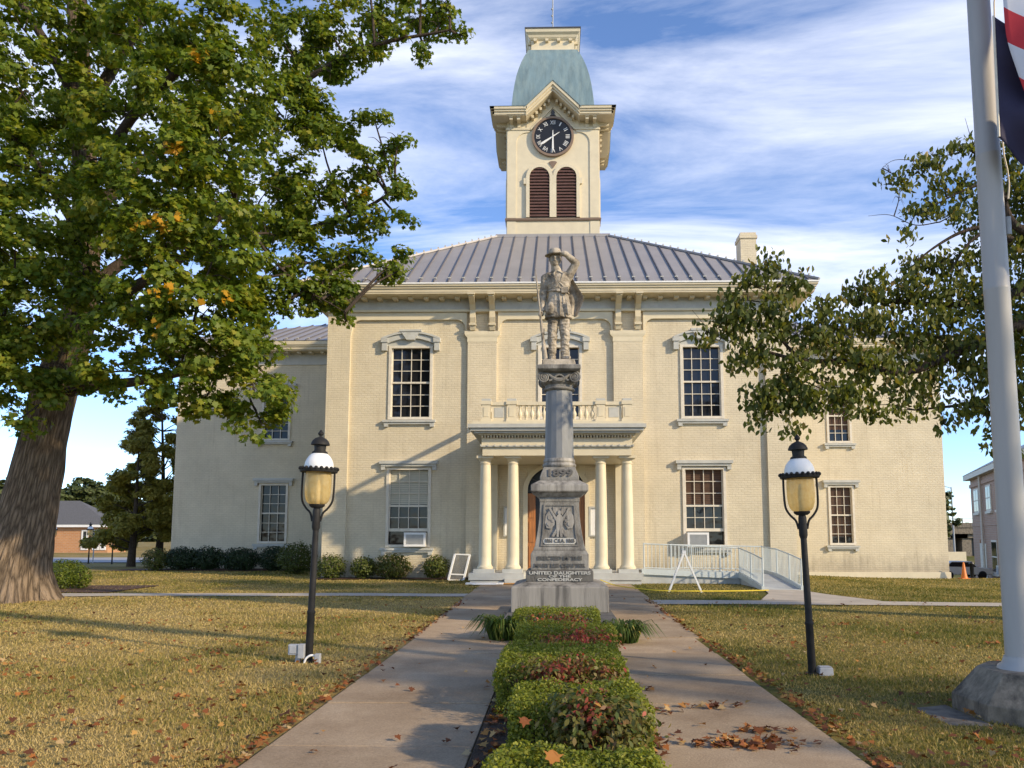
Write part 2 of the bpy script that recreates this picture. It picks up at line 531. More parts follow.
    def build(self, name, mat, parent=None, smooth=False, sharp=None, bevel=0):
        me = bpy.data.meshes.new(name)
        off = Vector()
        q = parent
        while q is not None:
            off += q.location
            q = q.parent
        me.from_pydata([tuple(p - off) for p in self.v], [], self.f)
        me.materials.append(mat)
        if smooth or self.smooth:
            me.polygons.foreach_set("use_smooth", [True] * len(me.polygons))
            me.set_sharp_from_angle(angle=R(sharp or 40))
        me.update()
        o = bpy.data.objects.new(name, me)
        COL.objects.link(o)
        if parent:
            o.parent = parent
        if bevel:
            bv = o.modifiers.new("bevel", "BEVEL")
            bv.width, bv.segments, bv.limit_method = bevel, 2, "ANGLE"
        return o


def tag(o, label=None, cat=None, group=None, kind=None):
    for k, v in (("label", label), ("category", cat), ("group", group), ("kind", kind)):
        if v:
            o[k] = v
    return o


def empty(name, loc, label=None, cat=None, group=None):
    o = bpy.data.objects.new(name, None)
    o.location = loc
    o.empty_display_size = .2
    COL.objects.link(o)
    return tag(o, label, cat, group)


def kids(o):
    return [c for c in list(COL.objects) if c.parent == o]


def copy_tree(o, parent=None):
    c = o.copy()
    COL.objects.link(c)
    c.parent = parent
    for ch in kids(o):
        copy_tree(ch, c)
    return c


def text_mesh(s, size, depth, M, name, mat, parent, width=None, bold=0.0):
    """raised lettering facing -y, centred, converted to a mesh"""
    cu = bpy.data.curves.new("txt", "FONT")
    cu.body = s
    cu.size = size
    cu.extrude = depth
    cu.offset = bold
    cu.align_x, cu.align_y = "CENTER", "CENTER"
    to = bpy.data.objects.new("txt", cu)
    COL.objects.link(to)
    dg = bpy.context.evaluated_depsgraph_get()
    me = bpy.data.meshes.new_from_object(to.evaluated_get(dg))
    bpy.data.objects.remove(to)
    bpy.data.curves.remove(cu)
    xs = [v.co.x for v in me.vertices]
    kx = width / (max(xs) - min(xs)) if width else 1
    mb = MB()
    mb.M = M @ Matrix.Rotation(math.pi / 2, 4, "X") @ Matrix.Diagonal((kx, 1, 1, 1))
    mb.add([v.co for v in me.vertices], [tuple(p.vertices) for p in me.polygons])
    bpy.data.meshes.remove(me)
    return mb.build(name, mat, parent)


# numpy leaf clouds ---------------------------------------------------------
MAPLE = [(0, -.5), (.16, -.22), (.42, -.28), (.34, -.05), (.55, .12), (.28, .16), (.22, .30), (0, .55), (-.22, .30), (-.28, .16), (-.55, .12), (-.34, -.05), (-.42, -.28), (-.16, -.22)]
OVAL = [(0, -.5), (.2, -.24), (.26, .06), (0, .5), (-.26, .06), (-.2, -.24)]
ROUND = [(0, -.5), (.3, -.2), (.28, .25), (0, .5), (-.28, .25), (-.3, -.2)]
SPRAY = [(0, -.5), (.12, -.1), (.30, .1), (.1, .15), (0, .55), (-.12, .12), (-.28, .02), (-.1, -.1)]
STRIP = [(-.5, -.02), (.5, -.05), (.12, 1.0)]


def leaf_mesh(name, pos, nrm, size, tone, shape, mat, parent, axis=None, fold=0.0):
    n = len(pos)
    off = np.zeros(3)
    q = parent
    while q is not None:
        off += np.array(q.location)
        q = q.parent
    nrm = nrm / (np.linalg.norm(nrm, axis=1, keepdims=True) + 1e-9)
    if axis is None:
        axis = rng.normal(size=(n, 3))
    b = axis - nrm * np.sum(axis * nrm, axis=1, keepdims=True)
    b /= np.linalg.norm(b, axis=1, keepdims=True) + 1e-9
    tg = np.cross(b, nrm)
    sh = np.array(shape)
    k = len(sh)
    s = size[:, None, None]
    bend = (np.abs(sh[:, 0]) * fold)[None, :, None] * s * nrm[:, None, :]
    droop = (-(np.clip(sh[:, 1], 0, 1) ** 2) * fold * .8)[None, :, None] * s * nrm[:, None, :]
    vs = (pos - off)[:, None, :] + s * (sh[None, :, 0:1] * tg[:, None, :] + sh[None, :, 1:2] * b[:, None, :]) + bend + droop
    me = bpy.data.meshes.new(name)
    me.vertices.add(n * k)
    me.vertices.foreach_set("co", vs.reshape(-1).astype(np.float32))
    me.loops.add(n * k)
    me.loops.foreach_set("vertex_index", np.arange(n * k, dtype=np.int32))
    me.polygons.add(n)
    me.polygons.foreach_set("loop_start", np.arange(0, n * k, k, dtype=np.int32))
    me.polygons.foreach_set("loop_total", np.full(n, k, dtype=np.int32))
    a = me.attributes.new("tone", "FLOAT", "FACE")
    a.data.foreach_set("value", np.clip(tone, 0, 1).astype(np.float32))
    me.materials.append(mat)
    me.update(calc_edges=True)
    o = bpy.data.objects.new(name, me)
    COL.objects.link(o)
    o.parent = parent
    return o


def unit(n):
    v = rng.normal(size=(n, 3))
    return v / np.linalg.norm(v, axis=1, keepdims=True)


def blob_points(blobs, per_m2, clump=.33, per_clump=34, shell=.55, squash=.85, droop=0.0):
    """leaf positions in clumps gathered in the outer part of a set of balls"""
    P, N, T = [], [], []
    for (c, r) in blobs:
        n = int(per_m2 * 3.2 * r * r)
        nc = max(3, n // per_clump)
        d = unit(nc)
        rr = r * (shell + (1 - shell) * rng.random(nc) ** .6) * (1 + .22 * rng.normal(size=nc) * .6)
        cc = np.array(c) + d * rr[:, None] * np.array([1, 1, squash])
        which = rng.integers(0, nc, n)
        q = unit(n) * (clump * rng.random(n) ** .5)[:, None] * np.array([1.15, 1.15, .7])
        p = cc[which] + q
        p[:, 2] -= droop * rng.random(n) ** 2
        tb = rng.normal(size=nc) * .5
        P.append(p)
        N.append(d[which] * .5 + q / clump * .5 + np.array([0, 0, .6]) + rng.normal(size=(n, 3)) * .45)
        T.append(tb[which])
    return np.concatenate(P), np.concatenate(N), np.concatenate(T)


def catmull(pts, k=6):
    out = []
    P = [Vector(p) for p in pts]
    P = [P[0] * 2 - P[1]] + P + [P[-1] * 2 - P[-2]]
    for i in range(1, len(P) - 2):
        for j in range(k):
            u = j / k
            a, b_, c_, d_ = P[i - 1], P[i], P[i + 1], P[i + 2]
            out.append(.5 * ((2 * b_) + (c_ - a) * u + (2 * a - 5 * b_ + 4 * c_ - d_) * u * u + (3 * b_ - a - 3 * c_ + d_) * u ** 3))
    out.append(P[-2])
    return out


def lerp_list(vals, k):
    out = []
    for i in range(len(vals) - 1):
        for j in range(k):
            out.append(vals[i] + (vals[i + 1] - vals[i]) * j / k)
    return out + [vals[-1]]


# ================================================================== THE SETTING
def axis_vals(segs):
    out = []
    for a, b_, n in segs:
        out += [a + (b_ - a) * i / n for i in range(n)]
    return out + [segs[-1][1]]


gxs = axis_vals([(-900, -120, 8), (-120, -40, 20), (-40, 40, 130), (40, 120, 20), (120, 900, 8)])
gys = axis_vals([(-300, -10, 8), (-10, 30, 70), (30, 110, 70), (110, 1500, 12)])
mb = MB()
nx = len(gxs)
mb.add([(x, y, gz(x, y)) for y in gys for x in gxs],
       [(j * nx + i, j * nx + i + 1, (j + 1) * nx + i + 1, (j + 1) * nx + i) for j in range(len(gys) - 1) for i in range(nx - 1)])
ground = mb.build("ground", M_LAWN, smooth=True)
tag(ground, kind="structure")


def sheet(name, mat, pts_rows, lift):
    """a paved strip laid on the terrain; rows of cross-section points"""
    mb = MB()
    n = len(pts_rows[0])
    top = [(x, y, gz(x, y) + lift) for row in pts_rows for (x, y) in row]
    m_ = len(pts_rows)
    mb.add(top, [(j * n + i, j * n + i + 1, (j + 1) * n + i + 1, (j + 1) * n + i) for j in range(m_ - 1) for i in range(n - 1)])
    return tag(mb.build(name, mat), kind="structure")


# the double walk up to the memorial: slabs with open joints
def slabs(name, mat, rects, z=.03):
    mb = MB()
    for (x0, x1, y0, y1) in rects:
        dz = random.uniform(-.006, .006)
        mb.box(x0 + .006, x1 - .006, y0 + .012, y1 - .012, -.08, z + dz)
    return tag(mb.build(name, mat, bevel=.006), kind="structure")


rects = []
for sgn in (-1, 1):
    ys = [-8, -4.5, -1.2, 1.5, 3.05, 4.6, 6.15, 7.7, 9.25, 10.9, 12.6]
    for a, b_ in zip(ys, ys[1:]):
        xs = (-2.25, -.64) if sgn < 0 else (.66, 2.22)
        rects.append((xs[0], xs[1], a, b_))
    rects += [((-2.32 if sgn < 0 else 1.0), (-.98 if sgn < 0 else 2.3), 12.6, 15.2), ((-2.36 if sgn < 0 else 1.0), (-.98 if sgn < 0 else 2.36), 15.2, 17.6)]
rects += [(-2.42, 0, 17.6, 20.6), (0, 2.42, 17.6, 20.6), (-2.46, 0, 20.6, 23.4), (0, 2.46, 20.6, 23.4), (-2.5, 0, 23.4, 26.32), (0, 2.5, 23.4, 26.32)]
slabs("front_walkway", M_WALK, rects)
# cross path and side paths
sheet("cross_path", M_PATH, [[(x, 21.0), (x, 22.0)] for x in axis_vals([(-40, -2.47, 40)])], .02)
sheet("cross_path", M_PATH, [[(x, 18.75 + .0 * x), (x, 19.95)] for x in axis_vals([(2.43, 40, 40)])], .02)
sheet("ramp_path", M_PATH, [[(6.35, 23.95), (7.5, 23.95)], [(6.1, 22.5), (7.7, 22.5)], [(5.2, 19.96), (8.3, 19.96)]][::-1], .024)
sheet("side_path", M_PATH, [[(x, 29.4 + (x + 30) * -.06), (x, 30.5 + (x + 30) * -.06)] for x in axis_vals([(-60, -20, 30)])], .02)
# road on the left, its kerb, road beyond on the right
sheet("road", M_ROADM, [[(x, 59), (x, 65), (x, 72)] for x in axis_vals([(-220, -14, 60)])], .03)
sheet("kerb", M_PATH, [[(x, 58.4), (x, 58.98)] for x in axis_vals([(-220, -14, 60)])], .12)
sheet("road", M_ROADM, [[(x, 52), (x, 58)] for x in axis_vals([(19, 31, 10)])], .03)
# planting bed between the walks, mulch by the building
mb = MB()
mb.box(-.63, .65, 1.0, 12.9, -.1, .035)
tag(mb.build("planting_bed", M_SOIL), kind="structure")
sheet("mulch_bed", M_MULCH, [[(x, 29.15 + .18 * math.sin(x * 1.7)), (x, 30.15)] for x in axis_vals([(-9.2, -3.0, 30)])], .035)
sheet("mulch_bed", M_MULCH, [[(x, 35.9 + .2 * math.sin(x * 1.3)), (x, 38.25)] for x in axis_vals([(-21, -9.2, 30)])], .035)
mb = MB()
c = at(69, 588, 24)
sheet("mulch_bed", M_MULCH, [[(x, 22.2), (x, 25.2)] for x in axis_vals([(-16.4, -12.9, 8)])], .03)

# ================================================================== COURTHOUSE
F0, W0 = 30.2, 38.3
CB = .02                                   # facade axis
house = empty("courthouse", (0, F0, 0), "large cream painted brick courthouse with columned porch and clock tower", "courthouse")


def wall_grid(mb, x0, x1, z0, z1, y, holes, depth):
    """front face at y with rectangular holes and reveals going back"""
    xs = sorted({x0, x1, *[h[0] for h in holes], *[h[1] for h in holes]})
    zs = sorted({z0, z1, *[h[2] for h in holes], *[h[3] for h in holes]})
    for a, b_ in zip(xs, xs[1:]):
        for c, d in zip(zs, zs[1:]):
            mx, mz = (a + b_) / 2, (c + d) / 2
            if any(h[0] < mx < h[1] and h[2] < mz < h[3] for h in holes):
                continue
            mb.quad((a, y, c), (b_, y, c), (b_, y, d), (a, y, d))
    for h in holes:
        a, b_, c, d = h
        e = y + depth
        mb.quad((a, y, c), (a, y, d), (a, e, d), (a, e, c))
        mb.quad((b_, y, c), (b_, e, c), (b_, e, d), (b_, y, d))
        mb.quad((a, y, d), (b_, y, d), (b_, e, d), (a, e, d))
        mb.quad((a, y, c), (a, e, c), (b_, e, c), (b_, y, c))
        mb.quad((a, e, c), (a, e, d), (b_, e, d), (b_, e, c))


WIN = [(-6.60, -4.98, 6.24, 9.16), (5.03, 6.58, 6.24, 9.16), (-.62, .98, 6.24, 9.16),
       (-6.60, -4.98, 1.20, 4.26), (5.03, 6.58, 1.20, 4.26)]
DOOR = (-1.12, 1.16, .2, 4.42)
mb = MB()
wall_grid(mb, -9.1, 9.25, -.3, 11.16, F0, WIN + [DOOR], .34)
mb.quad((-9.1, F0, -.3), (-9.1, F0, 11.16), (-9.1, 50, 11.16), (-9.1, 50, -.3))
mb.quad((9.25, F0, -.6), (9.25, 50, -.6), (9.25, 50, 11.16), (9.25, F0, 11.16))
mb.quad((-9.1, 50, -.6), (-9.1, 50, 11.16), (9.25, 50, 11.16), (9.25, 50, -.6))
mb.build("main_wall", M_WALL, house)

# thicker corner piers, middle pilasters and the band above the panels
P0 = F0 - .13
mb = MB()
for a, b_ in ((-9.14, -8.22), (8.28, 9.29)):
    mb.box(a, b_, P0, F0 + .02, -.3, 10.62)
mb.build_each("corner_pier", M_WALL, house)
mb = MB()
band_lo, band_hi = 10.27, 10.56
for x0, x1 in ((-8.22, -3.55), (-2.3, 2.28), (3.5, 8.28)):
    mb.box(x0, x1, P0 + .003, F0 + .02, band_lo, band_hi)
    for sx, xx in ((1, x0), (-1, x1)):                  # quarter-round corner brackets
        pl = [(xx, band_lo), (xx + sx * .42, band_lo)]
        pl += [(xx + sx * (.42 - .36 * math.sin(a)), band_lo - .36 * (1 - math.cos(a))) for a in [i * math.pi / 12 for i in range(1, 7)]]
        pl += [(xx, band_lo - .62), (xx, band_lo)][:1]
        mb.prism(pl if sx < 0 else pl[::-1], P0 + .006, F0 + .01)
mb.build("panel_band", M_TRIM, house)
for x0, x1 in ((-3.5, -2.34), (2.3, 3.46)):
    mb = MB()
    mb.box(x0, x1, P0 - .02, F0 + .02, 0, 9.36)
    o = mb.build("pilaster", M_WALL, house)
    mb = MB()
    cx = (x0 + x1) / 2
    hw = (x1 - x0) / 2
    mb.stack([(hw + .02, 9.34), (hw + .02, 9.52), (hw + .1, 9.6), (hw + .13, 9.66), (hw + .13, 9.78)], 0, 0, 4)
    for q in mb.v:
        q.x += cx
        q.y = P0 + .10 + (q.y * .22)
    mb.build("capital", M_TRIM, o)
    for bx in (cx - .38, cx + .40):
        mb = MB()
        prof = [(0, 9.80), (.10, 9.80), (.16, 9.95), (.12, 10.1), (.2, 10.3), (.16, 10.6), (.34, 10.78), (.62, 10.9), (.80, 10.98), (.80, 11.12), (0, 11.12)]
        vs = [(bx - .11, P0 - d, z) for d, z in prof] + [(bx + .11, P0 - d, z) for d, z in prof]
        n = len(prof)
        mb.add(vs, [tuple(range(n)), tuple(range(2 * n - 1, n - 1, -1))] + [(i, i + n, (i + 1) % n + n, (i + 1) % n) for i in range(n)])
        mb.box(bx - .14, bx + .14, P0 - .22, P0, 9.98, 10.06)
        mb.box(bx - .14, bx + .14, P0 - .9, P0, 11.03, 11.11)
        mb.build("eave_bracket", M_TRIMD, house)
mb = MB()
mb.box(-9.16, 9.31, F0 - .16, F0 + .05, 10.66, 11.14)
fr = mb.build("frieze", M_GREY, house)
mb = MB()
mb.box(-9.2, 9.35, F0 - .22, F0 + .04, 10.57, 10.66)
mb.build("frieze_moulding", M_TRIM, house)


def cornice(x0, x1, y0, y1, z0, z1, wx0, wx1, wy, parent, sides=True, foot=None):
    """boxed eave: fascia, crown, soffit round front and both sides; wy = wall plane"""
    mb = MB()
    zm = z0 + (z1 - z0) * .45
    # soffit ring pieces
    mb.box(x0 + .12, x1 - .12, y0 + .12, wy + .1, z0 - .06, z0 + .02)
    for a, b_ in ((x0 + .12, wx0 + .05), (wx1 - .05, x1 - .12)):
        mb.box(a, b_, wy + .1, y1, z0 - .06, z0 + .02)
    # fascia with crown
    for off, za, zb in ((.10, z0, zm - .02), (.05, zm - .02, zm + .06), (0, zm + .06, z1)):
        mb.box(x0 + off, x1 - off, y0 + off, y0 + off + .1, za, zb)
        mb.box(x0 + off, x0 + off + .1, y0 + off + .1, y1, za, zb)
        mb.box(x1 - off - .1, x1 - off, y0 + off + .1, y1, za, zb)
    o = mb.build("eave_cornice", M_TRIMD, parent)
    mb = MB()
    x = wx0 + .3
    while x < wx1:
        mb.box(x - .09, x + .09, y0 + .45, wy - .17, z0 - .17, z0 - .062)
        x += .62
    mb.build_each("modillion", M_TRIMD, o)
    mb = MB()
    mb.box(x0 - .03, x1 + .03, y0 - .035, y0 + .02, z1 - .05, z1 + .01)
    mb.build("gutter_edge", M_WHITE, o)
    return o


cornice(-10.05, 10.2, 29.2, 51, 11.16, 11.5, -9.16, 9.31, F0, house)

# main roof: hipped frustum with standing seams
EX0, EX1, EY0, EY1, EZ = -10.08, 10.23, 29.17, 51.03, 11.51
DX0, DX1, DY0, DY1, DZ = -2.85, 2.6, 36.5, 43.7, 16.25
mb = MB()
mb.add([(EX0, EY0, EZ), (EX1, EY0, EZ), (EX1, EY1, EZ), (EX0, EY1, EZ), (DX0, DY0, DZ), (DX1, DY0, DZ), (DX1, DY1, DZ), (DX0, DY1, DZ)],
       [(0, 1, 5, 4), (1, 2, 6, 5), (2, 3, 7, 6), (3, 0, 4, 7), (4, 5, 6, 7)])
roof = mb.build("roof", M_ROOF, house)


def hip_seams(pe0, pe1, pt0, pt1, step, parent, guards=True):
    """ribs up one trapezoid roof face (eave edge pe0->pe1, top edge pt0->pt1)"""
    pe0, pe1, pt0, pt1 = map(Vector, (pe0, pe1, pt0, pt1))
    L = (pe1 - pe0).length
    u = (pe1 - pe0) / L
    nrm = u.cross(pt0 - pe0).normalized()
    up = nrm.cross(u)
    a0 = (pt0 - pe0).dot(u)
    a1 = (pt1 - pe0).dot(u)
    H = (pt0 - pe0).dot(up)
    mb, gb = MB(), MB()
    s = step * .5
    while s < L:
        h = H
        if s < a0:
            h = H * s / a0
        elif s > a1:
            h = H * (L - s) / (L - a1)
        p = pe0 + u * s
        a, b_ = p + nrm * .03 + up * .0, p + nrm * .03 + up * h
        if h > .1:
            mb.bar(a, b_, .035, .07)
        if guards and h > .5:
            q = p + up * .45 + nrm * .05
            gb.bar(q - u * .06, q + u * .06, .07, .05)
        s += step
    o = mb.build("roof_seam", M_DARKSEAM, parent)
    if guards:
        gb.build_each("snow_guard", M_GREY, o)


M_DARKSEAM = pm("seam_metal", (.17, .16, .165), .45, .1, 2, metal=.3)
E_ = [Vector(p) for p in ((EX0, EY0, EZ), (EX1, EY0, EZ), (EX1, EY1, EZ), (EX0, EY1, EZ))]
D_ = [Vector(p) for p in ((DX0, DY0, DZ), (DX1, DY0, DZ), (DX1, DY1, DZ), (DX0, DY1, DZ))]
hip_seams(E_[0], E_[1], D_[0], D_[1], .56, roof)
hip_seams(E_[1], E_[2], D_[1], D_[2], .56, roof, False)
hip_seams(E_[3], E_[0], D_[3], D_[0], .56, roof, False)
mb = MB()
for i in range(4):
    mb.bar(E_[i] + Vector((0, 0, .05)), D_[i] + Vector((0, 0, .05)), .12, .08)
mb.box(DX0 - .08, DX1 + .08, DY0 - .08, DY0 + .1, DZ - .04, DZ + .12)
mb.box(DX0 - .08, DX0 + .1, DY0 + .1, DY1, DZ - .04, DZ + .12)
mb.box(DX1 - .1, DX1 + .08, DY0 + .1, DY1, DZ - .04, DZ + .12)
mb.build("hip_cap", M_ROOF, roof)
mb = MB()
for k in range(1, 26):                      # little snow stops along the two front hips
    for i in (0, 1):
        p = E_[i].lerp(D_[i], k / 26)
        mb.box(p.x - .035, p.x + .035, p.y - .05, p.y + .05, p.z + .08, p.z + .17)
mb.build("hip_stop", M_GREY, roof)

# chimney
mb = MB()
mb.box(8.92, 9.68, 36.0, 36.9, 11.6, 15.9)
mb.box(8.87, 9.73, 35.95, 36.95, 15.9, 16.06)
mb.box(8.92, 9.68, 36.0, 36.9, 16.06, 16.2)
mb.build("chimney", M_WALL, house)

# side wings
for sgn in (-1, 1):
    x0, x1 = (-19.2, -9.1) if sgn < 0 else (9.25, 19.18)
    hs = [(-14.8, -13.47, 1.27, 4.18), (-14.8, -13.47, 6.42, 9.0)] if sgn < 0 else [(13.52, 14.64, 1.19, 4.05), (13.58, 14.66, 6.23, 8.9)]
    mb = MB()
    wall_grid(mb, x0, x1, -.9, 11.0, W0, hs, .34)
    xo = x0 if sgn < 0 else x1
    mb.quad((xo, W0, -2), (xo, W0, 11), (xo, 51.5, 11), (xo, 51.5, -2))
    mb.quad((x0, 51.5, -2), (x0, 51.5, 11), (x1, 51.5, 11), (x1, 51.5, -2))
    wing = mb.build("wing_wall", M_WALL, house)
    mb = MB()
    a, b_ = (x0 - .05, x1) if sgn < 0 else (x0, x1 + .05)
    mb.box(a, b_, W0 - .06, W0 + .02, -.9, -.12 if sgn > 0 else .2)
    mb.build("wall_footing", M_TRIM, wing)
    mb = MB()
    mb.box(a, b_, W0 - .05, W0 + .02, 10.3, 10.95)
    mb.build("wing_frieze", M_GREY, wing)
    ex0, ex1 = (x0 - .85, x1 + .6) if sgn < 0 else (x0 - .6, x1 + .85)
    mb = MB()
    for off, za, zb in ((.1, 10.95, 11.08), (.05, 11.08, 11.16), (0, 11.16, 11.36)):
        mb.box(ex0 + off, ex1 - off, W0 - .8 + off, W0 - .7 + off, za, zb)
        xx = ex0 + off if sgn < 0 else ex1 - off - .1
        mb.box(xx, xx + .1, W0 - .7 + off, 52.2, za, zb)
    mb.box(ex0 + .12, ex1 - .12, W0 - .66, W0 + .02, 10.9, 10.97)
    mb.build("wing_cornice", M_TRIMD, house)
    mb = MB()
    for k in range(int((b_ - a) / .6)):
        xx = a + .3 + k * .6
        mb.box(xx - .08, xx + .08, W0 - .5, W0 - .06, 10.8, 10.898)
    mb.build_each("wing_modillion", M_TRIMD, house)
    yb, yt, zt = W0 - .83, 45.0, 14.35
    if sgn < 0:
        tip, inn = (ex0 + 7, yt, zt), (-9.0, yt, zt)
        v = [(ex0, yb, 11.37), (-9.0, yb, 11.37), inn, tip, (ex0, 52.3, 11.37), (-9.0, 52.3, 11.37)]
        fs = [(0, 1, 2, 3), (3, 2, 5, 4), (0, 3, 4)]
    else:
        tip, inn = (ex1 - 7, yt, zt), (9.2, yt, zt)
        v = [(9.2, yb, 11.37), (ex1, yb, 11.37), tip, inn, (9.2, 52.3, 11.37), (ex1, 52.3, 11.37)]
        fs = [(0, 1, 2, 3), (3, 2, 5, 4), (1, 5, 2)]
    mb = MB()
    mb.add(v, fs)
    wr = mb.build("wing_roof", M_ROOF, house)
    if sgn < 0:
        hip_seams(v[0], v[1], tip, inn, .56, wr)
    else:
        hip_seams(v[0], v[1], inn, tip, .56, wr)


def window(hole, y, cols, rows, hood, blind=None, ac=None, ypane=.17):
    """sash window in a wall hole; casing laps the brick; parts under the casing"""
    x0, x1, z0, z1 = hole
    cw = .075
    fb = MB()
    fb.box(x0 - cw, x0 + .035, y - .05, y + .12, z0, z1 + .06)
    fb.box(x1 - .035, x1 + cw, y - .05, y + .12, z0, z1 + .06)
    fb.box(x0 + .035, x1 - .035, y - .048, y + .12, z1 - .03, z1 + .06)
    fb.box(x0 + .035, x1 - .035, y - .048, y + .12, z0, z0 + .1)
    zb, zt = z0 + .1, z1 - .03
    zm = (zb + zt) / 2
    if ac:
        zlow = zb + (zt - zb) * .175
        fb.box(x0 + .035, x1 - .035, y + .03, y + .11, zlow, zlow + .12)
        zb2 = zlow + .12
        zm = zt - (zt - zb) * .485
        lo_rows = 2
    else:
        zb2, lo_rows = zb, rows // 2
    fb.box(x0 + .035, x1 - .035, y + .04, y + .13, zm - .035, zm + .035)
    up_rows = rows - rows // 2
    for (za, zc, nr, yy) in ((zm + .035, zt, up_rows, y + .10), (zb2, zm - .035, lo_rows, y + .075)):
        for i in range(1, cols):
            xx = x0 + .035 + (x1 - x0 - .07) * i / cols
            fb.box(xx - .014, xx + .014, yy, yy + .03, za, zc)
        for j in range(1, nr):
            zz = za + (zc - za) * j / nr
            fb.box(x0 + .035, x1 - .035, yy + .002, yy + .032, zz - .014, zz + .014)
        fb.box(x0 + .035, x0 + .075, yy - .004, yy + .034, za, zc)
        fb.box(x1 - .075, x1 - .035, yy - .004, yy + .034, za, zc)
    fr = fb.build("window", M_OFFW, house)
    mb = MB()
    mb.box(x0 + .036, x1 - .036, y + ypane, y + ypane + .02, z0 + .1, z1 - .03)
    mb.build("pane", M_GLASS, fr)
    if blind:
        mb = MB()
        zz = z1 - .04
        lo = blind[1]
        # curtain boards in front of the dark glass: slatted blind seen through it
        nsl = int((zz - lo) / .075)
        for i in range(nsl):
            mb.add([(x0 + .08, y + .150, zz - i * .075), (x1 - .08, y + .150, zz - i * .075), (x1 - .08, y + .166, zz - (i + 1) * .075 + .008), (x0 + .08, y + .166, zz - (i + 1) * .075 + .008)], [(0, 3, 2, 1)])
        mb.build("blind", blind[0], fr)
    sb = MB()
    sb.box(x0 - .26, x1 + .22, y - .17, y + .02, z0 - .12, z0 - .03)
    sb.box(x0 - .22, x1 + .18, y - .12, y + .02, z0 - .2, z0 - .12)
    for xx in (x0 - .2, x1 + .0):
        sb.box(xx, xx + .16, y - .13, y + .02, z0 - .3, z0 - .2)
    sb.build("sill", M_GREY, fr)
    hb = MB()
    cx = (x0 + x1) / 2
    hw = (x1 - x0) / 2 + .34
    if hood == "flat":
        hb.box(cx - hw, cx + hw, y - .2, y + .02, z1 + .2, z1 + .32)
        hb.box(cx - hw + .06, cx + hw - .06, y - .14, y + .02, z1 + .1, z1 + .2)
        for s in (-1, 1):
            xx = cx + s * (hw - .14)
            hb.box(xx - .08, xx + .08, y - .12, y + .02, z1 - .04, z1 + .1)
    elif hood == "arch":
        nseg = 14
        rise = .26
        hwi = hw - .18
        out = [(cx - hw, z1 + .18), (cx - hw, z1 + .33)]
        out = [(cx + hw * (-1 + 2 * i / nseg), z1 + .30 + rise * (1 - (-1 + 2 * i / nseg) ** 2) ** 1.0) for i in range(nseg + 1)]
        inn = [(cx + hwi * (-1 + 2 * i / nseg), z1 + .12 + rise * .9 * (1 - (-1 + 2 * i / nseg) ** 2)) for i in range(nseg + 1)]
        for i in range(nseg):
            hb.prism([out[i], inn[i], inn[i + 1], out[i + 1]], y - .15, y + .02)
        for i in range(nseg):                # projecting top moulding
            a, b_ = out[i], out[i + 1]
            hb.prism([(a[0], a[1] + .07), (a[0], a[1] - .01), (b_[0], b_[1] - .01), (b_[0], b_[1] + .07)], y - .22, y + .02)
        for s in (-1, 1):
            xx = cx + s * (hw - .10)
            hb.box(xx - .10, xx + .10, y - .17, y + .02, z1 - .15, z1 + .3)
            hb.box(xx - .14, xx + .14, y - .21, y + .02, z1 + .18, z1 + .36)
        hb.prism([(cx - .42, z1 + .66), (cx - .16, z1 + .27), (cx + .16, z1 + .27), (cx + .42, z1 + .66)], y - .23, y + .02)
        hb.box(cx - .44, cx + .44, y - .26, y + .02, z1 + .60, z1 + .68)
        # filler board between casing and arch
        for i in range(nseg):
            hb2 = [(inn[i][0], z1 + .06), (inn[i + 1][0], z1 + .06), inn[i + 1], inn[i]]
            hb.prism(hb2, y - .03, y + .02)
    hb.build("hood", M_GREY, fr)
    return fr


window(WIN[0], F0, 4, 6, "arch")
window(WIN[1], F0, 4, 6, "arch")
window(WIN[2], F0, 4, 6, "arch")
window(WIN[3], F0, 4, 6, "flat", (M_BLIND, 2.86), True)
window(WIN[4], F0, 4, 6, "flat", (M_BLINDB, 2.86), True)
window((-14.8, -13.47, 1.27, 4.18), W0, 3, 6, "flat")
window((-14.8, -13.47, 6.42, 9.0), W0, 3, 6, "flat")
window((13.52, 14.64, 1.19, 4.05), W0, 3, 6, "flat", (M_BLINDB, 1.6))
window((13.58, 14.66, 6.23, 8.9), W0, 3, 6, "flat", (M_BLINDB, 6.9))

# doorway
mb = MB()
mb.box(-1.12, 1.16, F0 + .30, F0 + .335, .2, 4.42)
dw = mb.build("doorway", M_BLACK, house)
mb = MB()
for x0, x1 in ((-1.10, -.80), (.84, 1.14)):
    mb = MB()
    mb.box(x0, x1, F0 + .10, F0 + .28, .3, 3.3)
    for z in (.45, 1.4, 2.35):
        mb.box(x0 + .05, x1 - .05, F0 + .07, F0 + .10, z, z + .8)
    mb.build("door_leaf", M_DOOR, dw)
mb = MB()
cx, zc, r = .02, 3.42, 1.12
arc = [(cx + r * math.cos(a), zc + .95 * math.sin(a)) for a in [math.pi * i / 16 for i in range(17)]]
for i in range(16):
    a, b_ = arc[i], arc[i + 1]
    ko = 1.16
    A = (cx + (a[0] - cx) * ko, zc + (a[1] - zc) * ko)
    B = (cx + (b_[0] - cx) * ko, zc + (b_[1] - zc) * ko)
    mb.prism([a, A, B, b_][::-1], F0 - .08, F0 + .05)
for s in (-1, 1):
    a = cx + s * r
    mb.box(min(a, a + s * .18), max(a, a + s * .18), F0 - .08, F0 + .05, .2, zc)
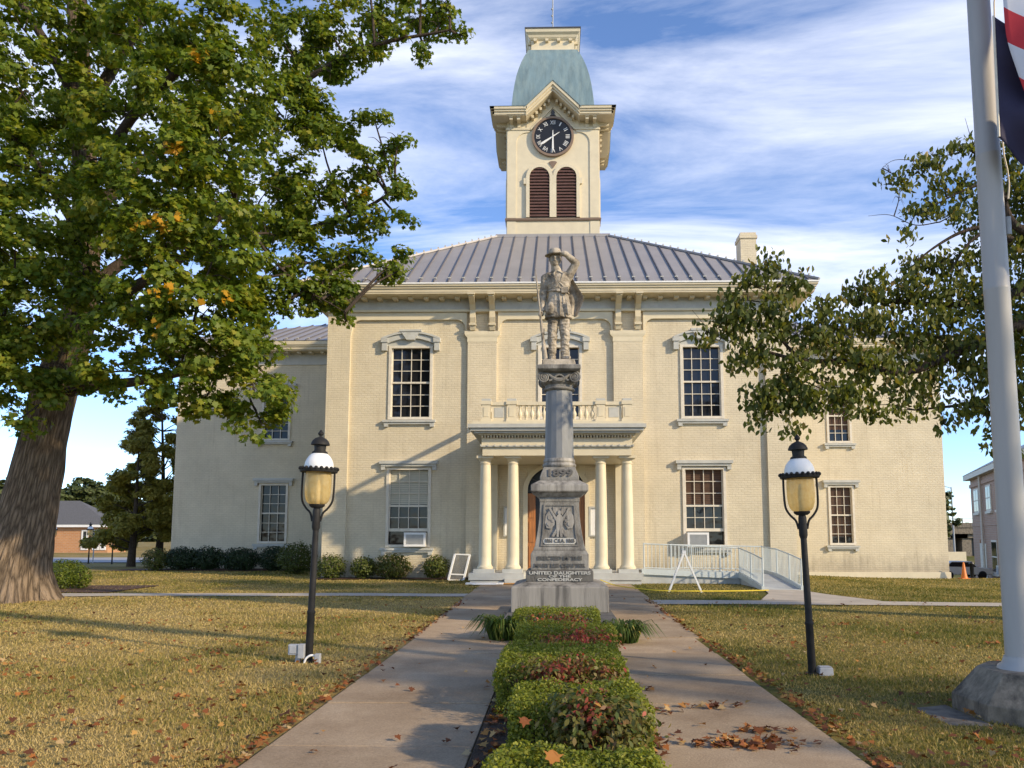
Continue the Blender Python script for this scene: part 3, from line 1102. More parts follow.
# spandrels close the square hole above the arch
for s in (-1, 1):
    pl = [(cx + s * 1.14, 4.43)] + [(cx + s * r * math.cos(a), zc + .95 * math.sin(a)) for a in [math.pi / 2 * i / 8 for i in range(9)]]
    mb.prism(pl if s < 0 else pl[::-1], F0 - .01, F0 + .03)
mb.build("door_surround", M_TRIM, dw)
mb = MB()
for k in range(5):
    a = math.pi * (k + 1) / 6
    mb.bar((cx, F0 + .2, zc), (cx + 1.1 * math.cos(a), F0 + .2, zc + .93 * math.sin(a)), .03)
mb.box(-1.12, 1.16, F0 + .18, F0 + .24, zc - .05, zc + .03)
mb.build("fanlight_bar", M_DARK, dw)

# ------------------------------------------------------------------ portico
PX0, PX1 = -2.60, 2.68
pc = (PX0 + PX1) / 2
mb = MB()
mb.box(PX0 + .05, PX1 - .05, 26.62, F0 - .14, 4.42, 4.72)
mb.box(PX0 + .02, PX1 - .02, 26.59, F0 - .14, 4.76, 5.04)
port = mb.build("portico", M_TRIM, house)
mb = MB()
mb.box(PX0 - .02, PX1 + .02, 26.53, F0 - .14, 4.72, 4.765)
x = PX0
while x < PX1:
    mb.box(x - .022, x + .022, 26.50, 26.56, 4.74, 4.80)
    x += .24
mb.build("drip_mould", M_GREY, port)
mb = MB()
x = PX0 + .02
while x < PX1:
    mb.box(x, x + .055, 26.47, 26.59, 5.04, 5.12)
    x += .105
mb.box(PX0 - .08, PX1 + .08, 26.44, F0 - .14, 5.12, 5.17)
mb.build("dentil_course", M_TRIMD, port)
mb = MB()
mb.box(PX0 - .22, PX1 + .22, 26.3, F0 - .14, 5.17, 5.24)
mb.box(PX0 - .34, PX1 + .34, 26.2, F0 - .14, 5.24, 5.34)
mb.box(PX0 - .42, PX1 + .42, 26.12, F0 - .14, 5.34, 5.47)
mb.build("portico_cornice", M_GREY, port)
mb = MB()
mb.box(PX0 - .30, PX1 + .30, 26.22, F0 - .14, 5.47, 5.56)
mb.build("balcony_deck", M_TRIM, port)
for cx in (-2.47, -1.50, 1.58, 2.49):
    mb = MB()
    prof = [(.27, .50), (.285, .53), (.285, .57), (.25, .60), (.235, .64)]
    for i in range(13):
        u = i / 12
        prof.append((.222 - .042 * u ** 1.6, .66 + 3.48 * u))
    prof += [(.20, 4.15), (.205, 4.19), (.18, 4.21), (.18, 4.25), (.24, 4.30), (.255, 4.34)]
    mb.lathe(prof, cx, 27.0, 28)
    mb.box(cx - .29, cx + .29, 26.71, 27.29, 4.34, 4.43)
    mb.build("column", M_TRIM, port, smooth=True)
# half columns on the wall behind
mb = MB()
for cx in (-2.47, 2.52):
    mb.box(cx - .2, cx + .2, F0 - .30, F0 - .13, .3, 4.42)
mb.build_each("wall_pilaster", M_TRIM, port)
mb = MB()
for a, b_ in ((-2.84, -2.12), (-1.84, -1.16), (1.24, 1.92), (2.15, 2.83)):
    mb.box(a, b_, 26.62, 27.36, .38, .505)
for a, b_ in ((-2.98, -1.1), (1.18, 2.97)):
    mb.box(a, b_, 26.45, 28.0, .14, .38)
    mb.box(a + .05, b_ - .05, 26.47, 28.0, -.05, .11)
mb.box(-1.74, -1.1, 26.33, 26.45, -.05, .2)
mb.box(1.18, 1.82, 26.33, 26.45, -.05, .2)
mb.build_each("column_plinth", M_GREY, port)
mb = MB()
mb.box(-2.95, 2.95, 27.7, F0 - .135, -.05, .33)
mb.box(-1.1, 1.18, 27.3, 27.7, -.05, .22)
mb.box(-1.1, 1.18, 26.9, 27.3, -.05, .11)
mb.build("porch_step", M_GREY, port)
# balustrade
bz0, bz1, by = 5.56, 6.33, 26.8
bal = MB()
bal.box(PX0 + .02, PX1 - .02, by - .08, by + .08, bz0, bz0 + .14)
bal.box(PX0 + .02, PX1 - .02, by - .10, by + .10, bz1 - .12, bz1)
for sx in (PX0 + .12, PX1 - .12):
    bal.box(sx - .08, sx + .08, by + .1, F0 - .14, bz0, bz0 + .14)
    bal.box(sx - .10, sx + .10, by + .1, F0 - .14, bz1 - .12, bz1)
bo = bal.build("balustrade", M_TRIM, port)
for cx in (-2.44, -1.54, 1.58, 2.50):
    mb = MB()
    mb.box(cx - .19, cx + .19, by - .15, by + .15, bz0, bz0 + .16)
    mb.box(cx - .15, cx + .15, by - .12, by + .12, bz0 + .16, bz1 - .1)
    mb.box(cx - .19, cx + .19, by - .15, by + .15, bz1 - .1, bz1 + .03)
    mb.box(cx - .09, cx + .09, by - .135, by - .118, bz0 + .24, bz1 - .2)
    mb.build("pedestal", M_TRIM, bo)
    mb = MB()
    mb.box(cx - .16, cx + .16, by - .12, by + .12, bz1 + .03, bz1 + .11)
    mb.build("pedestal_cap", M_GREY, bo)
for a, b_ in ((-2.25, -1.73), (1.77, 2.31)):
    mb = MB()
    mb.box(a, b_, by - .05, by + .05, bz0 + .14, bz1 - .12)
    mb.build("solid_panel", M_TRIM, bo)
    mb = MB()
    mb.box(a + .1, b_ - .1, by - .062, by - .05, bz0 + .22, bz1 - .2)
    mb.build("panel_inset", M_GREY, bo)
bprof = [(.05, 0), (.055, .03), (.035, .05), (.085, .17), (.075, .24), (.035, .33), (.03, .40), (.055, .44), (.055, .5)]
n_b = 13
for i in range(n_b):
    cx = -1.25 + (1.29 + 1.25) * i / (n_b - 1)
    mb = MB()
    mb.lathe([(r, bz0 + .14 + z) for r, z in bprof], cx, by, 12)
    mb.build("baluster", M_TRIM, bo, smooth=True)

# ------------------------------------------------------------------ clock tower
TX, TY, TH_ = -.11, 39.5, 2.31
mb = MB()
mb.box(TX - TH_, TX + TH_, TY - TH_, TY + TH_, 16.2, 23.2)
tower = mb.build("clock_tower", M_TRIM, house)
mb = MB()
q = TH_
mb.stack([(q + .14, 16.2), (q + .14, 16.42), (q + .08, 16.5)], TX, TY)
mb.stack([(q + .07, 17.34), (q + .10, 17.40), (q + .10, 17.46), (q + .02, 17.5)], TX, TY)
mb.build("base_band", M_BAND, tower)

ARCHN = 14


def arch_poly(cx, hw, z0, zs, n=ARCHN):
    """outline of a round-headed opening"""
    return [(cx + hw, z0)] + [(cx + hw * math.cos(math.pi * i / n), zs + hw * math.sin(math.pi * i / n)) for i in range(n + 1)] + [(cx - hw, z0)]


for k in range(4):
    RM = Matrix.Translation((TX, TY, .004 * (k % 2))) @ Matrix.Rotation(k * math.pi / 2, 4, "Z")
    yf = -TH_                               # face plane in tower coordinates

    def T():
        b = MB()
        b.M = RM
        return b
    for s in (-1, 1):                       # raised corner boards and upper corner pieces
        tb = T()
        a = s * TH_
        i_ = s * (TH_ - .45)
        tb.box(min(a, i_), max(a, i_), yf - .045, yf, 17.5, 21.45)
        tb.box(min(a, i_), max(a, i_), yf - .03, yf, 16.5, 17.34)
        pl = [(s * TH_, 21.45), (s * (TH_ - .45), 21.45)]
        pl += [(s * (TH_ - .45 - .55 * (1 - math.cos(u))), 21.45 + .55 * math.sin(u)) for u in [math.pi / 2 * j / 6 for j in range(1, 7)]]
        pl += [(s * 1.18, 22.02), (s * 1.18, 22.12), (s * TH_, 22.12)]
        tb.prism(pl[::-1] if s > 0 else pl, yf - .046, yf)
        tb.build("corner_board", M_TRIM, tower)
    tb = T()
    for s in (-1, 1):
        a, b_ = s * 1.12, s * (TH_ + .05)
        tb.box(min(a, b_), max(a, b_), yf - .09, yf, 22.12, 22.22)
    tb.bar((-1.12, yf - .06, 22.16), (.0, yf - .06, 23.34), .08, .09)
    tb.bar((1.12, yf - .06, 22.16), (.0, yf - .06, 23.34), .08, .09)
    tb.build("string_course", M_TRIMD, tower)
    # louvred openings
    for cx in (-.675, .675):
        tb = T()
        tb.prism(arch_poly(cx, .505, 17.52, 19.62), yf - .012, yf - .002)
        lo = tb.build("louver", M_DARK, tower)
        tb = T()
        z = 17.58
        while z < 20.08:
            hw = .50 if z < 19.62 else math.sqrt(max(.0, .25 - (z - 19.62) ** 2))
            if hw > .12:
                tb.add([(cx - hw, yf - .02, z + .13), (cx + hw, yf - .02, z + .13), (cx + hw, yf - .11, z), (cx - hw, yf - .11, z),
                        (cx - hw, yf - .02, z + .10), (cx + hw, yf - .02, z + .10), (cx + hw, yf - .10, z - .03), (cx - hw, yf - .10, z - .03)],
                       [(0, 3, 2, 1), (3, 7, 6, 2), (4, 5, 6, 7), (0, 4, 7, 3), (1, 2, 6, 5)])
            z += .165
        tb.build("louver_slat", M_BROWN, lo)
        tb = T()
        o_ = arch_poly(cx, .505, 17.5, 19.62)
        p_ = arch_poly(cx, .675 if True else 0, 17.5, 19.62)
        for i in range(len(o_) - 1):
            tb.prism([o_[i], p_[i], p_[i + 1], o_[i + 1]][::-1], yf - .13, yf)
        for s in (-1, 1):
            if (cx < 0) == (s < 0):
                tb.box(min(cx + s * .66, cx + s * .80), max(cx + s * .66, cx + s * .80), yf - .12, yf, 19.25, 19.55)
        tb.build("louver_frame", M_TRIM, lo)
    tb = T()
    tb.prism([(-.21, 20.42), (0, 20.1), (.21, 20.42), (.1, 20.47), (-.1, 20.47)], yf - .05, yf)
    tb.build("spandrel_shield", M_BAND, tower)
    # clock
    tb = T()
    n = 40
    zc = 21.74
    ring_o = [(1.06 * math.cos(2 * math.pi * i / n), zc + 1.06 * math.sin(2 * math.pi * i / n)) for i in range(n)]
    ring_i = [(.95 * math.cos(2 * math.pi * i / n), zc + .95 * math.sin(2 * math.pi * i / n)) for i in range(n)]
    tb.prism(ring_i, yf - .10, yf)
    ck = tb.build("clock_face", M_BLACK, tower)
    tb = T()
    for i in range(n):
        j = (i + 1) % n
        tb.prism([ring_i[i], ring_o[i], ring_o[j], ring_i[j]][::-1], yf - .16, yf)
    tb.build("clock_rim", M_BAND, ck)
    tb = T()
    for ang, L, tail, wd in ((0, .80, -.30, .085), (0, .62, -.30, .085)):
        pass

    def hand(deg, L, tail, wd, yy):
        a = R(90 - deg)
        ux, uz = math.cos(a), math.sin(a)
        vx, vz = -uz, ux
        pl = [(-tail * ux + vx * .012, zc - tail * uz + vz * .012), (-tail * ux - vx * .012, zc - tail * uz - vz * .012),
              (ux * .05 - vx * .03, zc + uz * .05 - vz * .03), (ux * L * .75 - vx * wd, zc + uz * L * .75 - vz * wd), (ux * L, zc + uz * L),
              (ux * L * .75 + vx * wd, zc + uz * L * .75 + vz * wd), (ux * .05 + vx * .03, zc + uz * .05 + vz * .03)]
        tb.prism(pl, yy, yy + .02)
    hand(180, .82, .32, .05, yf - .16)
    hand(236, .80, .40, .06, yf - .135)
    tb.build("clock_hand", M_WHITE, ck)
    for i, num in enumerate(("XII", "I", "II", "III", "IIII", "V", "VI", "VII", "VIII", "IX", "X", "XI")):
        a = R(90 - 30 * i)
        M = RM @ Matrix.Translation((.735 * math.cos(a), yf - .107, zc + .735 * math.sin(a))) @ Matrix.Rotation(R(30 * i), 4, "Y")
        text_mesh(num, .30, .006, M, "numeral", M_WHITE, ck, {"I": .05, "II": .12, "V": .17, "X": .17, "III": .19, "IX": .2, "XI": .2, "IIII": .24, "VI": .22, "VII": .25, "XII": .25, "VIII": .28}[num])
    tb = T()
    tb.prism([(-.14, 22.86), (.14, 22.86), (.05, 22.98), (.1, 23.04), (.0, 23.2), (-.1, 23.04), (-.05, 22.98)], yf - .12, yf)
    tb.build("clock_finial", M_DARK, ck)
    # eave cornice with raised gable in the middle
    ye = yf - .82
    tb = T()
    for s in (-1, 1):
        a, b_ = s * 1.30, s * (TH_ + .82)
        x0, x1 = min(a, b_), max(a, b_)
        for off, za, zb in ((.12, 22.62, 22.74), (.06, 22.74, 22.84), (0, 22.84, 22.97)):
            tb.box(x0 + (off if s < 0 else 0), x1 - (off if s > 0 else 0), ye + off, ye + .2, za, zb)
        tb.box(x0 + (.14 if s < 0 else 0), x1 - (.14 if s > 0 else 0), ye + .16, yf, 22.58, 22.64)
    # raking gable boards and tympanum
    ax, az, bx, bz = 0, 24.30, 1.34, 22.97
    for s in (-1, 1):
        for (t0, t1, yo, y2) in ((0, .13, ye, ye + .25), (.13, .24, ye + .07, ye + .25), (.24, .33, ye + .14, yf + .1)):
            pl = [(s * ax, az - t0 * 1.35), (s * bx, bz - t0 * 1.35), (s * bx, bz - t1 * 1.35), (s * ax, az - t1 * 1.35)]
            tb.prism(pl if s < 0 else pl[::-1], yo, y2)
    tb.prism([(-1.34, 22.2), (1.34, 22.2), (1.34, 22.7), (0, 24.05), (-1.34, 22.7)], yf - .035, yf + .05)
    tb.build("gable_cornice", M_TRIMD, tower)
    tb = T()
    for s in (-1, 1):                       # gable roof slopes run back into the dome
        tb.add([(s * 1.42, ye - .03, 22.95), (0, ye - .03, 24.36), (0, yf + 1.6, 24.36), (s * 1.42, yf + 1.2, 22.95),
                (s * 1.42, ye - .03, 22.91), (0, ye - .03, 24.32), (0, yf + 1.6, 24.32), (s * 1.42, yf + 1.2, 22.91)],
               [(0, 1, 2, 3), (7, 6, 5, 4), (0, 4, 5, 1), (1, 5, 6, 2), (2, 6, 7, 3), (3, 7, 4, 0)])
    a, b_ = TH_ + .85, TH_ - .2
    for s in (-1, 1):
        q_ = [(s * 1.36, ye - .03, 22.975), (s * a, ye - .03, 22.975), (s * b_, yf + .2, 23.06), (s * 1.36, yf + .2, 23.06)]
        tb.add(q_, [(0, 1, 2, 3) if s > 0 else (3, 2, 1, 0)])
    tb.build("gable_roof", M_COPPER, tower)
    for s in (-1, 1):                       # paired brackets and corner braces
        for off in (1.72, 2.10):
            x = s * off
            tb = T()
            tb.box(x - .08, x + .08, yf - .10, yf, 21.62 + .62, 22.6)
            tb.box(x - .08, x + .08, yf - .55, yf - .1, 22.42, 22.58)
            tb.box(x - .10, x + .10, yf - .62, yf, 22.54, 22.60)
            tb.build("tower_bracket", M_TRIMD, tower)
    tb = T()
    for s in (-1, 1):
        for j in range(1, 6):
            u = j / 6
            x, z = s * 1.22 * u, 23.72 - 1.25 * u
            tb.box(x - .06, x + .06, yf - .35, yf, z - .06, z + .08)
    tb.build_each("gable_block", M_TRIMD, tower)
# bell-shaped dome, cap and rod
mb = MB()
dp = [(2.16, 23.02), (2.13, 23.4), (2.10, 23.8), (2.05, 24.3), (1.985, 24.8), (1.89, 25.35), (1.77, 25.85), (1.65, 26.25), (1.52, 26.62), (1.38, 26.95), (1.27, 27.18)]
mb.stack(dp, TX, TY)
mb.build("dome_roof", M_COPPER, tower, smooth=True, sharp=50)
mb = MB()
mb.stack([(1.22, 27.12), (1.22, 27.22), (1.14, 27.26), (1.14, 27.78), (1.20, 27.81), (1.27, 27.89), (1.31, 28.0), (1.42, 28.1), (1.45, 28.26)], TX, TY)
cap = mb.build("dome_cap", M_TRIM, tower)
mb = MB()
mb.stack([(1.48, 28.26), (1.48, 28.33)], TX, TY)
mb.build("cap_roof", M_DARK, cap)
mb = MB()
for k in range(4):
    mb.M = Matrix.Translation((TX, TY, 0)) @ Matrix.Rotation(k * math.pi / 2, 4, "Z")
    for i in range(4):
        x = -.93 + .62 * i
        mb.box(x - .08, x + .08, -1.32, -1.14, 27.66, 27.80)
mb.M = Matrix.Identity(4)
mb.build_each("cap_modillion", M_TRIMD, cap)
mb = MB()
mb.tube([(TX, TY, 28.3), (TX, TY, 31.0)], .035, 8)
for z in (28.8, 29.2, 29.6, 30.0, 30.4):
    mb.sphere((TX - .04, TY, z), .06, 4)
mb.build("lightning_rod", M_GALV, cap)
# ================================================================== SOLDIER MONUMENT
MX, MY = .072, 15.51
mon = empty("soldier_monument", (MX, MY, 0), "tall grey stone soldier monument with inscribed pedestal and column on the walk", "monument")


def st(name, prof, mat, bevel=.012, n=4, smooth=False):
    mb = MB()
    mb.stack(prof, MX, MY, n)
    return mb.build(name, mat, mon, bevel=bevel, smooth=smooth)


mb = MB()
mb.box(MX - .99, MX + .99, 12.95, 17.9, -.05, .22)
mb.build("foundation_slab", M_STONED, mon, bevel=.015)
st("base_block", [(.915, .22), (.915, .68), (.90, .70), (.66, .775)], M_BLOCK)
st("inscription_step", [(.645, .775), (.645, .975), (.60, .99)], M_STONED)
st("inscription_block", [(.56, .99), (.56, 1.29), (.555, 1.30), (.52, 1.365)], M_STONE)
dprof = [(.505, 1.365), (.505, 1.40), (.49, 1.43)]
for i in range(9):
    u = i / 8
    dprof.append((.485 - .10 * (1 - (1 - u) ** 1.9), 1.44 + .86 * u))
dprof += [(.395, 2.32), (.395, 2.40)]
st("pedestal_die", dprof, M_STONE, bevel=.008)
st("pedestal_cornice", [(.40, 2.40), (.43, 2.42), (.50, 2.48), (.545, 2.50), (.56, 2.52), (.56, 2.62), (.55, 2.645), (.40, 2.73)], M_STONEL)
st("date_block", [(.385, 2.73), (.385, 2.80), (.36, 2.88), (.325, 2.96), (.315, 3.0)], M_STONE)
mb = MB()
mb.lathe([(.30, 2.99), (.335, 3.02), (.345, 3.05), (.33, 3.085), (.31, 3.10), (.325, 3.13), (.315, 3.17), (.30, 3.19)], MX, MY, 32)
mb.build("shaft_base", M_STONEL, mon, smooth=True)
mb = MB()
mb.stack([(.292, 3.185), (.284, 3.6), (.276, 4.1), (.268, 4.575)], MX, MY, 16, rot=math.pi / 16)
mb.build("shaft", M_SHAFT, mon)
mb = MB()
mb.lathe([(.27, 4.56), (.31, 4.575), (.325, 4.60), (.31, 4.625), (.285, 4.635), (.285, 4.68), (.33, 4.72), (.34, 4.80)], MX, MY, 32)
capit = mb.build("column_capital", M_STONE, mon, smooth=True)
mb = MB()
for sy in (-1, 1):
    for sx in (-1, 1):
        c = Vector((MX + sx * .305, MY + sy * .30, 4.815))
        pts = []
        for i in range(34):
            a = i / 33 * 2.3 * 2 * math.pi
            r = .115 * (1 - i / 33 * .82)
            pts.append((c.x + sx * r * math.sin(a), c.y + sy * .02 * i / 33, c.z + r * math.cos(a)))
        mb.tube(pts, [.026 - .012 * i / 33 for i in range(34)], 8)
        mb.tube([(c.x, c.y - sy * .03, c.z), (c.x, c.y + sy * .012, c.z)], .098, 18)
        mb.tube([(c.x, c.y, c.z), (c.x, c.y + sy * .03, c.z)], .03, 10)
    for sx in (-1, 1):       # scroll cushions front to back
        if sy > 0:
            mb.tube([(MX + sx * .305, MY - .28, 4.81), (MX + sx * .305, MY - .1, 4.82), (MX + sx * .305, MY + .1, 4.82), (MX + sx * .305, MY + .28, 4.81)], [.09, .07, .07, .09], 16)
    # festoon between the scrolls
    f = [(MX - .22 + .44 * i / 12, MY + sy * .31, 4.88 - .13 * math.sin(math.pi * i / 12)) for i in range(13)]
    mb.tube(f, [.018 + .03 * math.sin(math.pi * i / 12) for i in range(13)], 8)
    f = [(MX - .2 + .40 * i / 12, MY + sy * .315, 4.80 - .06 * math.cos(math.pi * i / 6)) for i in range(13)]
    mb.tube(f, .022, 6)
mb.box(MX - .33, MX + .33, MY - .27, MY + .27, 4.83, 4.93)
mb.build("scroll_volute", M_STONE, capit, smooth=True)
mb = MB()
mb.stack([(.36, 4.92), (.41, 4.95), (.43, 4.97), (.43, 5.04), (.40, 5.055)], MX, MY)
mb.build("abacus", M_STONE, capit, bevel=.008)
mb = MB()
mb.stack([(.345, 5.05), (.335, 5.12), (.315, 5.185)], MX - .01, MY)
mb.build("statue_base", M_STATUE, mon, bevel=.02)

# lettering and relief on the front
fy = lambda half: MY - half


def letters(s, z, size, half, width, mat=M_LETTER, dx=0, tilt=0):
    M = Matrix.Translation((MX + dx, fy(half) - .004, z)) @ Matrix.Rotation(tilt, 4, "X")
    return text_mesh(s, size, .012, M, "inscription", mat, mon, width, bold=size * .035)


letters("1899", 2.872, .20, .370, .48, M_LETTERD, 0, R(-18))
letters("ERECTED BY THE", 1.215, .098, .56, .86, M_LETTERD)
letters("MARY LEE CHAPTER", 1.075, .098, .56, .98, M_LETTERD)
letters("UNITED DAUGHTERS", .938, .078, .645, 1.18, M_LETTER)
letters("OF THE", .876, .062, .645, .42, M_LETTER)
letters("CONFEDERACY", .812, .074, .645, .86, M_LETTER)

# carved panel: two crossed furled flags and a standing figure above a date ribbon
def dieh(z):
    u = min(1, max(0, (z - 1.44) / .86))
    return .485 - .10 * (1 - (1 - u) ** 1.9)


def relief(poly, d, name=None, mb=None):
    """flat carved shape following the curved die face"""
    n = len(poly)
    vs = [(MX + x, fy(dieh(z)) - d, z) for x, z in poly] + [(MX + x, fy(dieh(z)) + .01, z) for x, z in poly]
    mb.add(vs, [tuple(range(n)), tuple(range(2 * n - 1, n - 1, -1))] + [(i, i + n, (i + 1) % n + n, (i + 1) % n) for i in range(n)])


mb = MB()
fr_o = [(-.37, 1.445), (.37, 1.445), (.335, 1.7), (.32, 1.95), (.31, 2.26), (-.31, 2.26), (-.32, 1.95), (-.335, 1.7)]
for i in range(8):
    a, b_ = fr_o[i], fr_o[(i + 1) % 8]
    cx_, cz_ = 0, 1.88
    def inn(p):
        return (p[0] * .90, cz_ + (p[1] - cz_) * .93)
    relief([a, b_, inn(b_), inn(a)], .022, mb=mb)
mb.build("panel_frame", M_STONE, mon)
mb = MB()
for s in (-1, 1):
    relief([(s * x, z) for x, z in ((.06, 1.99), (.12, 2.08), (.20, 2.14), (.27, 2.04), (.285, 1.90), (.25, 1.80), (.16, 1.78), (.10, 1.86))][::s], .03, mb=mb)
    relief([(s * x, z) for x, z in ((-.16, 1.63), (-.10, 1.63), (.21, 2.18), (.17, 2.19))][::s], .038, mb=mb)
    for (x, z, r) in ((.18, 2.0, .05), (.20, 1.88, .045), (.13, 1.94, .03)):
        relief([(s * x + r * math.cos(a), z + r * math.sin(a)) for a in [i * math.pi / 4 for i in range(8)]], .044, mb=mb)
    relief([(s * x, z) for x, z in ((.02, 2.1), (.05, 2.19), (.13, 2.21), (.12, 2.12), (.06, 2.04))][::s], .026, mb=mb)
relief([(-.055, 1.62), (-.015, 1.62), (0, 1.80), (.015, 1.62), (.055, 1.62), (.06, 1.85), (.07, 2.0), (.03, 2.06), (-.03, 2.06), (-.07, 2.0), (-.06, 1.85)], .05, mb=mb)
relief([(.035 * math.cos(a), 2.1 + .045 * math.sin(a)) for a in [i * math.pi / 5 for i in range(10)]], .05, mb=mb)
mb.build("carved_relief", M_STONEL, mon)
mb = MB()
relief([(-.27, 1.485), (.27, 1.485), (.31, 1.51), (.32, 1.545), (.31, 1.58), (.27, 1.605), (-.27, 1.605), (-.31, 1.58), (-.32, 1.545), (-.31, 1.51)], .032, mb=mb)
mb.build("date_ribbon", M_LETTER, mon)
M = Matrix.Translation((MX, fy(dieh(1.547)) - .036, 1.547)) @ Matrix.Rotation(R(-12), 4, "X")
text_mesh("1861 C.S.A. 1865", .10, .009, M, "inscription", M_LETTERD, mon, .57, bold=.003)

# ------------------------------------------------------------------ the carved soldier
SZ = 1.062


def capsule(mb, a, b_, r0, r1, n=12):
    a, b_ = Vector(a), Vector(b_)
    d = b_ - a
    L = d.length
    if L < 1e-5:
        return
    pts, rad = [], []
    for i in range(5):
        u = math.pi / 2 * i / 4
        pts.append(a - d / L * r0 * math.cos(u))
        rad.append(max(.0015, r0 * math.sin(u)))
    for i in range(1, 5):
        u = math.pi / 2 * (4 - i) / 4
        if i == 1:
            pts.append(b_)
            rad.append(r1)
        pts.append(b_ + d / L * r1 * math.cos(u))
        rad.append(max(.0015, r1 * math.sin(u)))
    mb.tube(pts, rad, n)


def ellip(mb, c, r):
    s = MB()
    s.sphere((0, 0, 0), 1.0, 10)
    mb.add([(c[0] + v.x * r[0], c[1] + v.y * r[1], c[2] + v.z * r[2]) for v in s.v], s.f)


def remesh(mb, name, mat, parent, vox=.012, off=Vector(), smooth_it=3, wr=0.0):
    me = bpy.data.meshes.new("tmp")
    me.from_pydata([tuple(p) for p in mb.v], [], mb.f)
    ob = bpy.data.objects.new("tmp", me)
    COL.objects.link(ob)
    rm = ob.modifiers.new("r", "REMESH")
    rm.mode, rm.voxel_size, rm.use_smooth_shade = "VOXEL", vox, True
    sm = ob.modifiers.new("s", "SMOOTH")
    sm.factor, sm.iterations = .5, smooth_it
    dg = bpy.context.evaluated_depsgraph_get()
    out = bpy.data.meshes.new_from_object(ob.evaluated_get(dg))
    bpy.data.objects.remove(ob)
    if wr:
        nrms = [v.normal.copy() for v in out.vertices]
        for v, nv in zip(out.vertices, nrms):
            c = v.co.copy()
            k = 1 - 2.2 * abs(mnoise.noise((c.x * 7, c.y * 7, c.z * 15))) + .5 * mnoise.noise((c.x * 24, c.y * 24, c.z * 34)) - .4
            wgt = 1.0 if c.z < .85 else (.55 if c.z < 1.75 else .12)
            v.co = c + nv * k * wr * wgt
    for v in out.vertices:
        v.co = Vector((v.co.x, v.co.y, v.co.z * SZ)) + off
    out.name = name
    out.materials.clear()
    out.materials.append(mat)
    out.polygons.foreach_set("use_smooth", [True] * len(out.polygons))
    o = bpy.data.objects.new(name, out)
    COL.objects.link(o)
    o.parent = parent
    return o


SOFF = Vector((-.01, 0, 5.18))
b_ = MB()
# legs and boots
for s, kx, tx, ty in ((-1, -.125, -.135, -.20), (1, .135, .205, -.17)):
    capsule(b_, (s * .10, .01, .95), (kx, -.035, .52), .125, .098)
    capsule(b_, (kx, -.035, .52), (s * .13, .02, .12), .10, .074)
    capsule(b_, (s * .13, .04, .06), (tx, ty, .042), .062, .048)
    ellip(b_, (s * .13, .03, .09), (.07, .085, .08))
    ellip(b_, (s * .128, .035, .33), (.085, .095, .12))
# frock coat skirt, open in front
for i in range(19):
    u = i / 18
    ellip(b_, (0, .01, 1.38 - .50 * u), (.205 + .085 * u, .145 + .06 * u, .06))
ellip(b_, (.17, -.04, 1.02), (.10, .16, .17))
ellip(b_, (-.16, -.05, 1.02), (.11, .15, .17))
# trunk
ellip(b_, (0, .0, 1.38), (.205, .14, .12))
ellip(b_, (0, .0, 1.57), (.255, .18, .23))
ellip(b_, (-.185, .02, 1.69), (.14, .115, .11))
ellip(b_, (.16, .02, 1.71), (.14, .115, .11))
ellip(b_, (-.02, .03, 1.76), (.20, .11, .07))
capsule(b_, (-.03, .02, 1.76), (-.06, -.015, 1.95), .115, .095)
ellip(b_, (-.04, .0, 1.80), (.12, .10, .05))
# head with nose, brow, moustache, ears, hair
ellip(b_, (-.065, -.03, 2.055), (.118, .130, .155))
ellip(b_, (-.068, -.080, 1.955), (.078, .072, .065))
capsule(b_, (-.070, -.155, 2.085), (-.071, -.186, 2.035), .015, .022)
capsule(b_, (-.125, -.140, 2.092), (-.015, -.142, 2.094), .016, .016)
capsule(b_, (-.072, -.164, 1.995), (-.135, -.132, 1.970), .021, .013)
capsule(b_, (-.070, -.164, 1.995), (-.005, -.132, 1.972), .021, .013)
capsule(b_, (-.095, -.144, 1.955), (-.045, -.144, 1.955), .014, .014)
for s in (-1, 1):
    ellip(b_, (-.065 + s * .119, -.01, 2.05), (.014, .026, .04))
    ellip(b_, (-.068 + s * .038, -.132, 2.068), (.015, .012, .011))
ellip(b_, (-.062, .045, 2.05), (.116, .09, .155))
# lowered arm and the hand round the rifle
capsule(b_, (-.265, .03, 1.67), (-.325, .06, 1.29), .10, .08)
capsule(b_, (-.315, .06, 1.29), (-.335, -.05, 1.02), .074, .05)
ellip(b_, (-.338, -.075, .955), (.036, .05, .06))
for i in range(4):
    z = .985 - .028 * i
    capsule(b_, (-.352, -.095, z), (-.400, -.130, z - .006), .0145, .013)
    capsule(b_, (-.400, -.130, z - .006), (-.385, -.158, z - .01), .013, .011)
capsule(b_, (-.33, -.10, .985), (-.350, -.150, .965), .016, .013)
# raised arm shading the eyes
capsule(b_, (.195, .01, 1.69), (.365, -.06, 1.955), .10, .082)
capsule(b_, (.365, -.06, 1.955), (.15, -.20, 2.095), .08, .054)
capsule(b_, (.16, -.195, 2.09), (.12, -.21, 2.10), .060, .057)
ellip(b_, (.075, -.215, 2.112), (.055, .045, .022))
for i in range(4):
    y = -.185 - .021 * i
    L = (.09, .105, .11, .095)[i]
    capsule(b_, (.05, y, 2.116), (.05 - L * .55, y - .004, 2.120), .0115, .0105)
    capsule(b_, (.05 - L * .55, y - .004, 2.120), (.05 - L, y - .004, 2.114), .0105, .009)
capsule(b_, (.09, -.20, 2.094), (.035, -.195, 2.072), .013, .011)
statue = remesh(b_, "statue", M_STATUE, mon, .0085, SOFF, 1, .016)
statue["label"] = "tan stone soldier statue shading his eyes and holding a rifle"


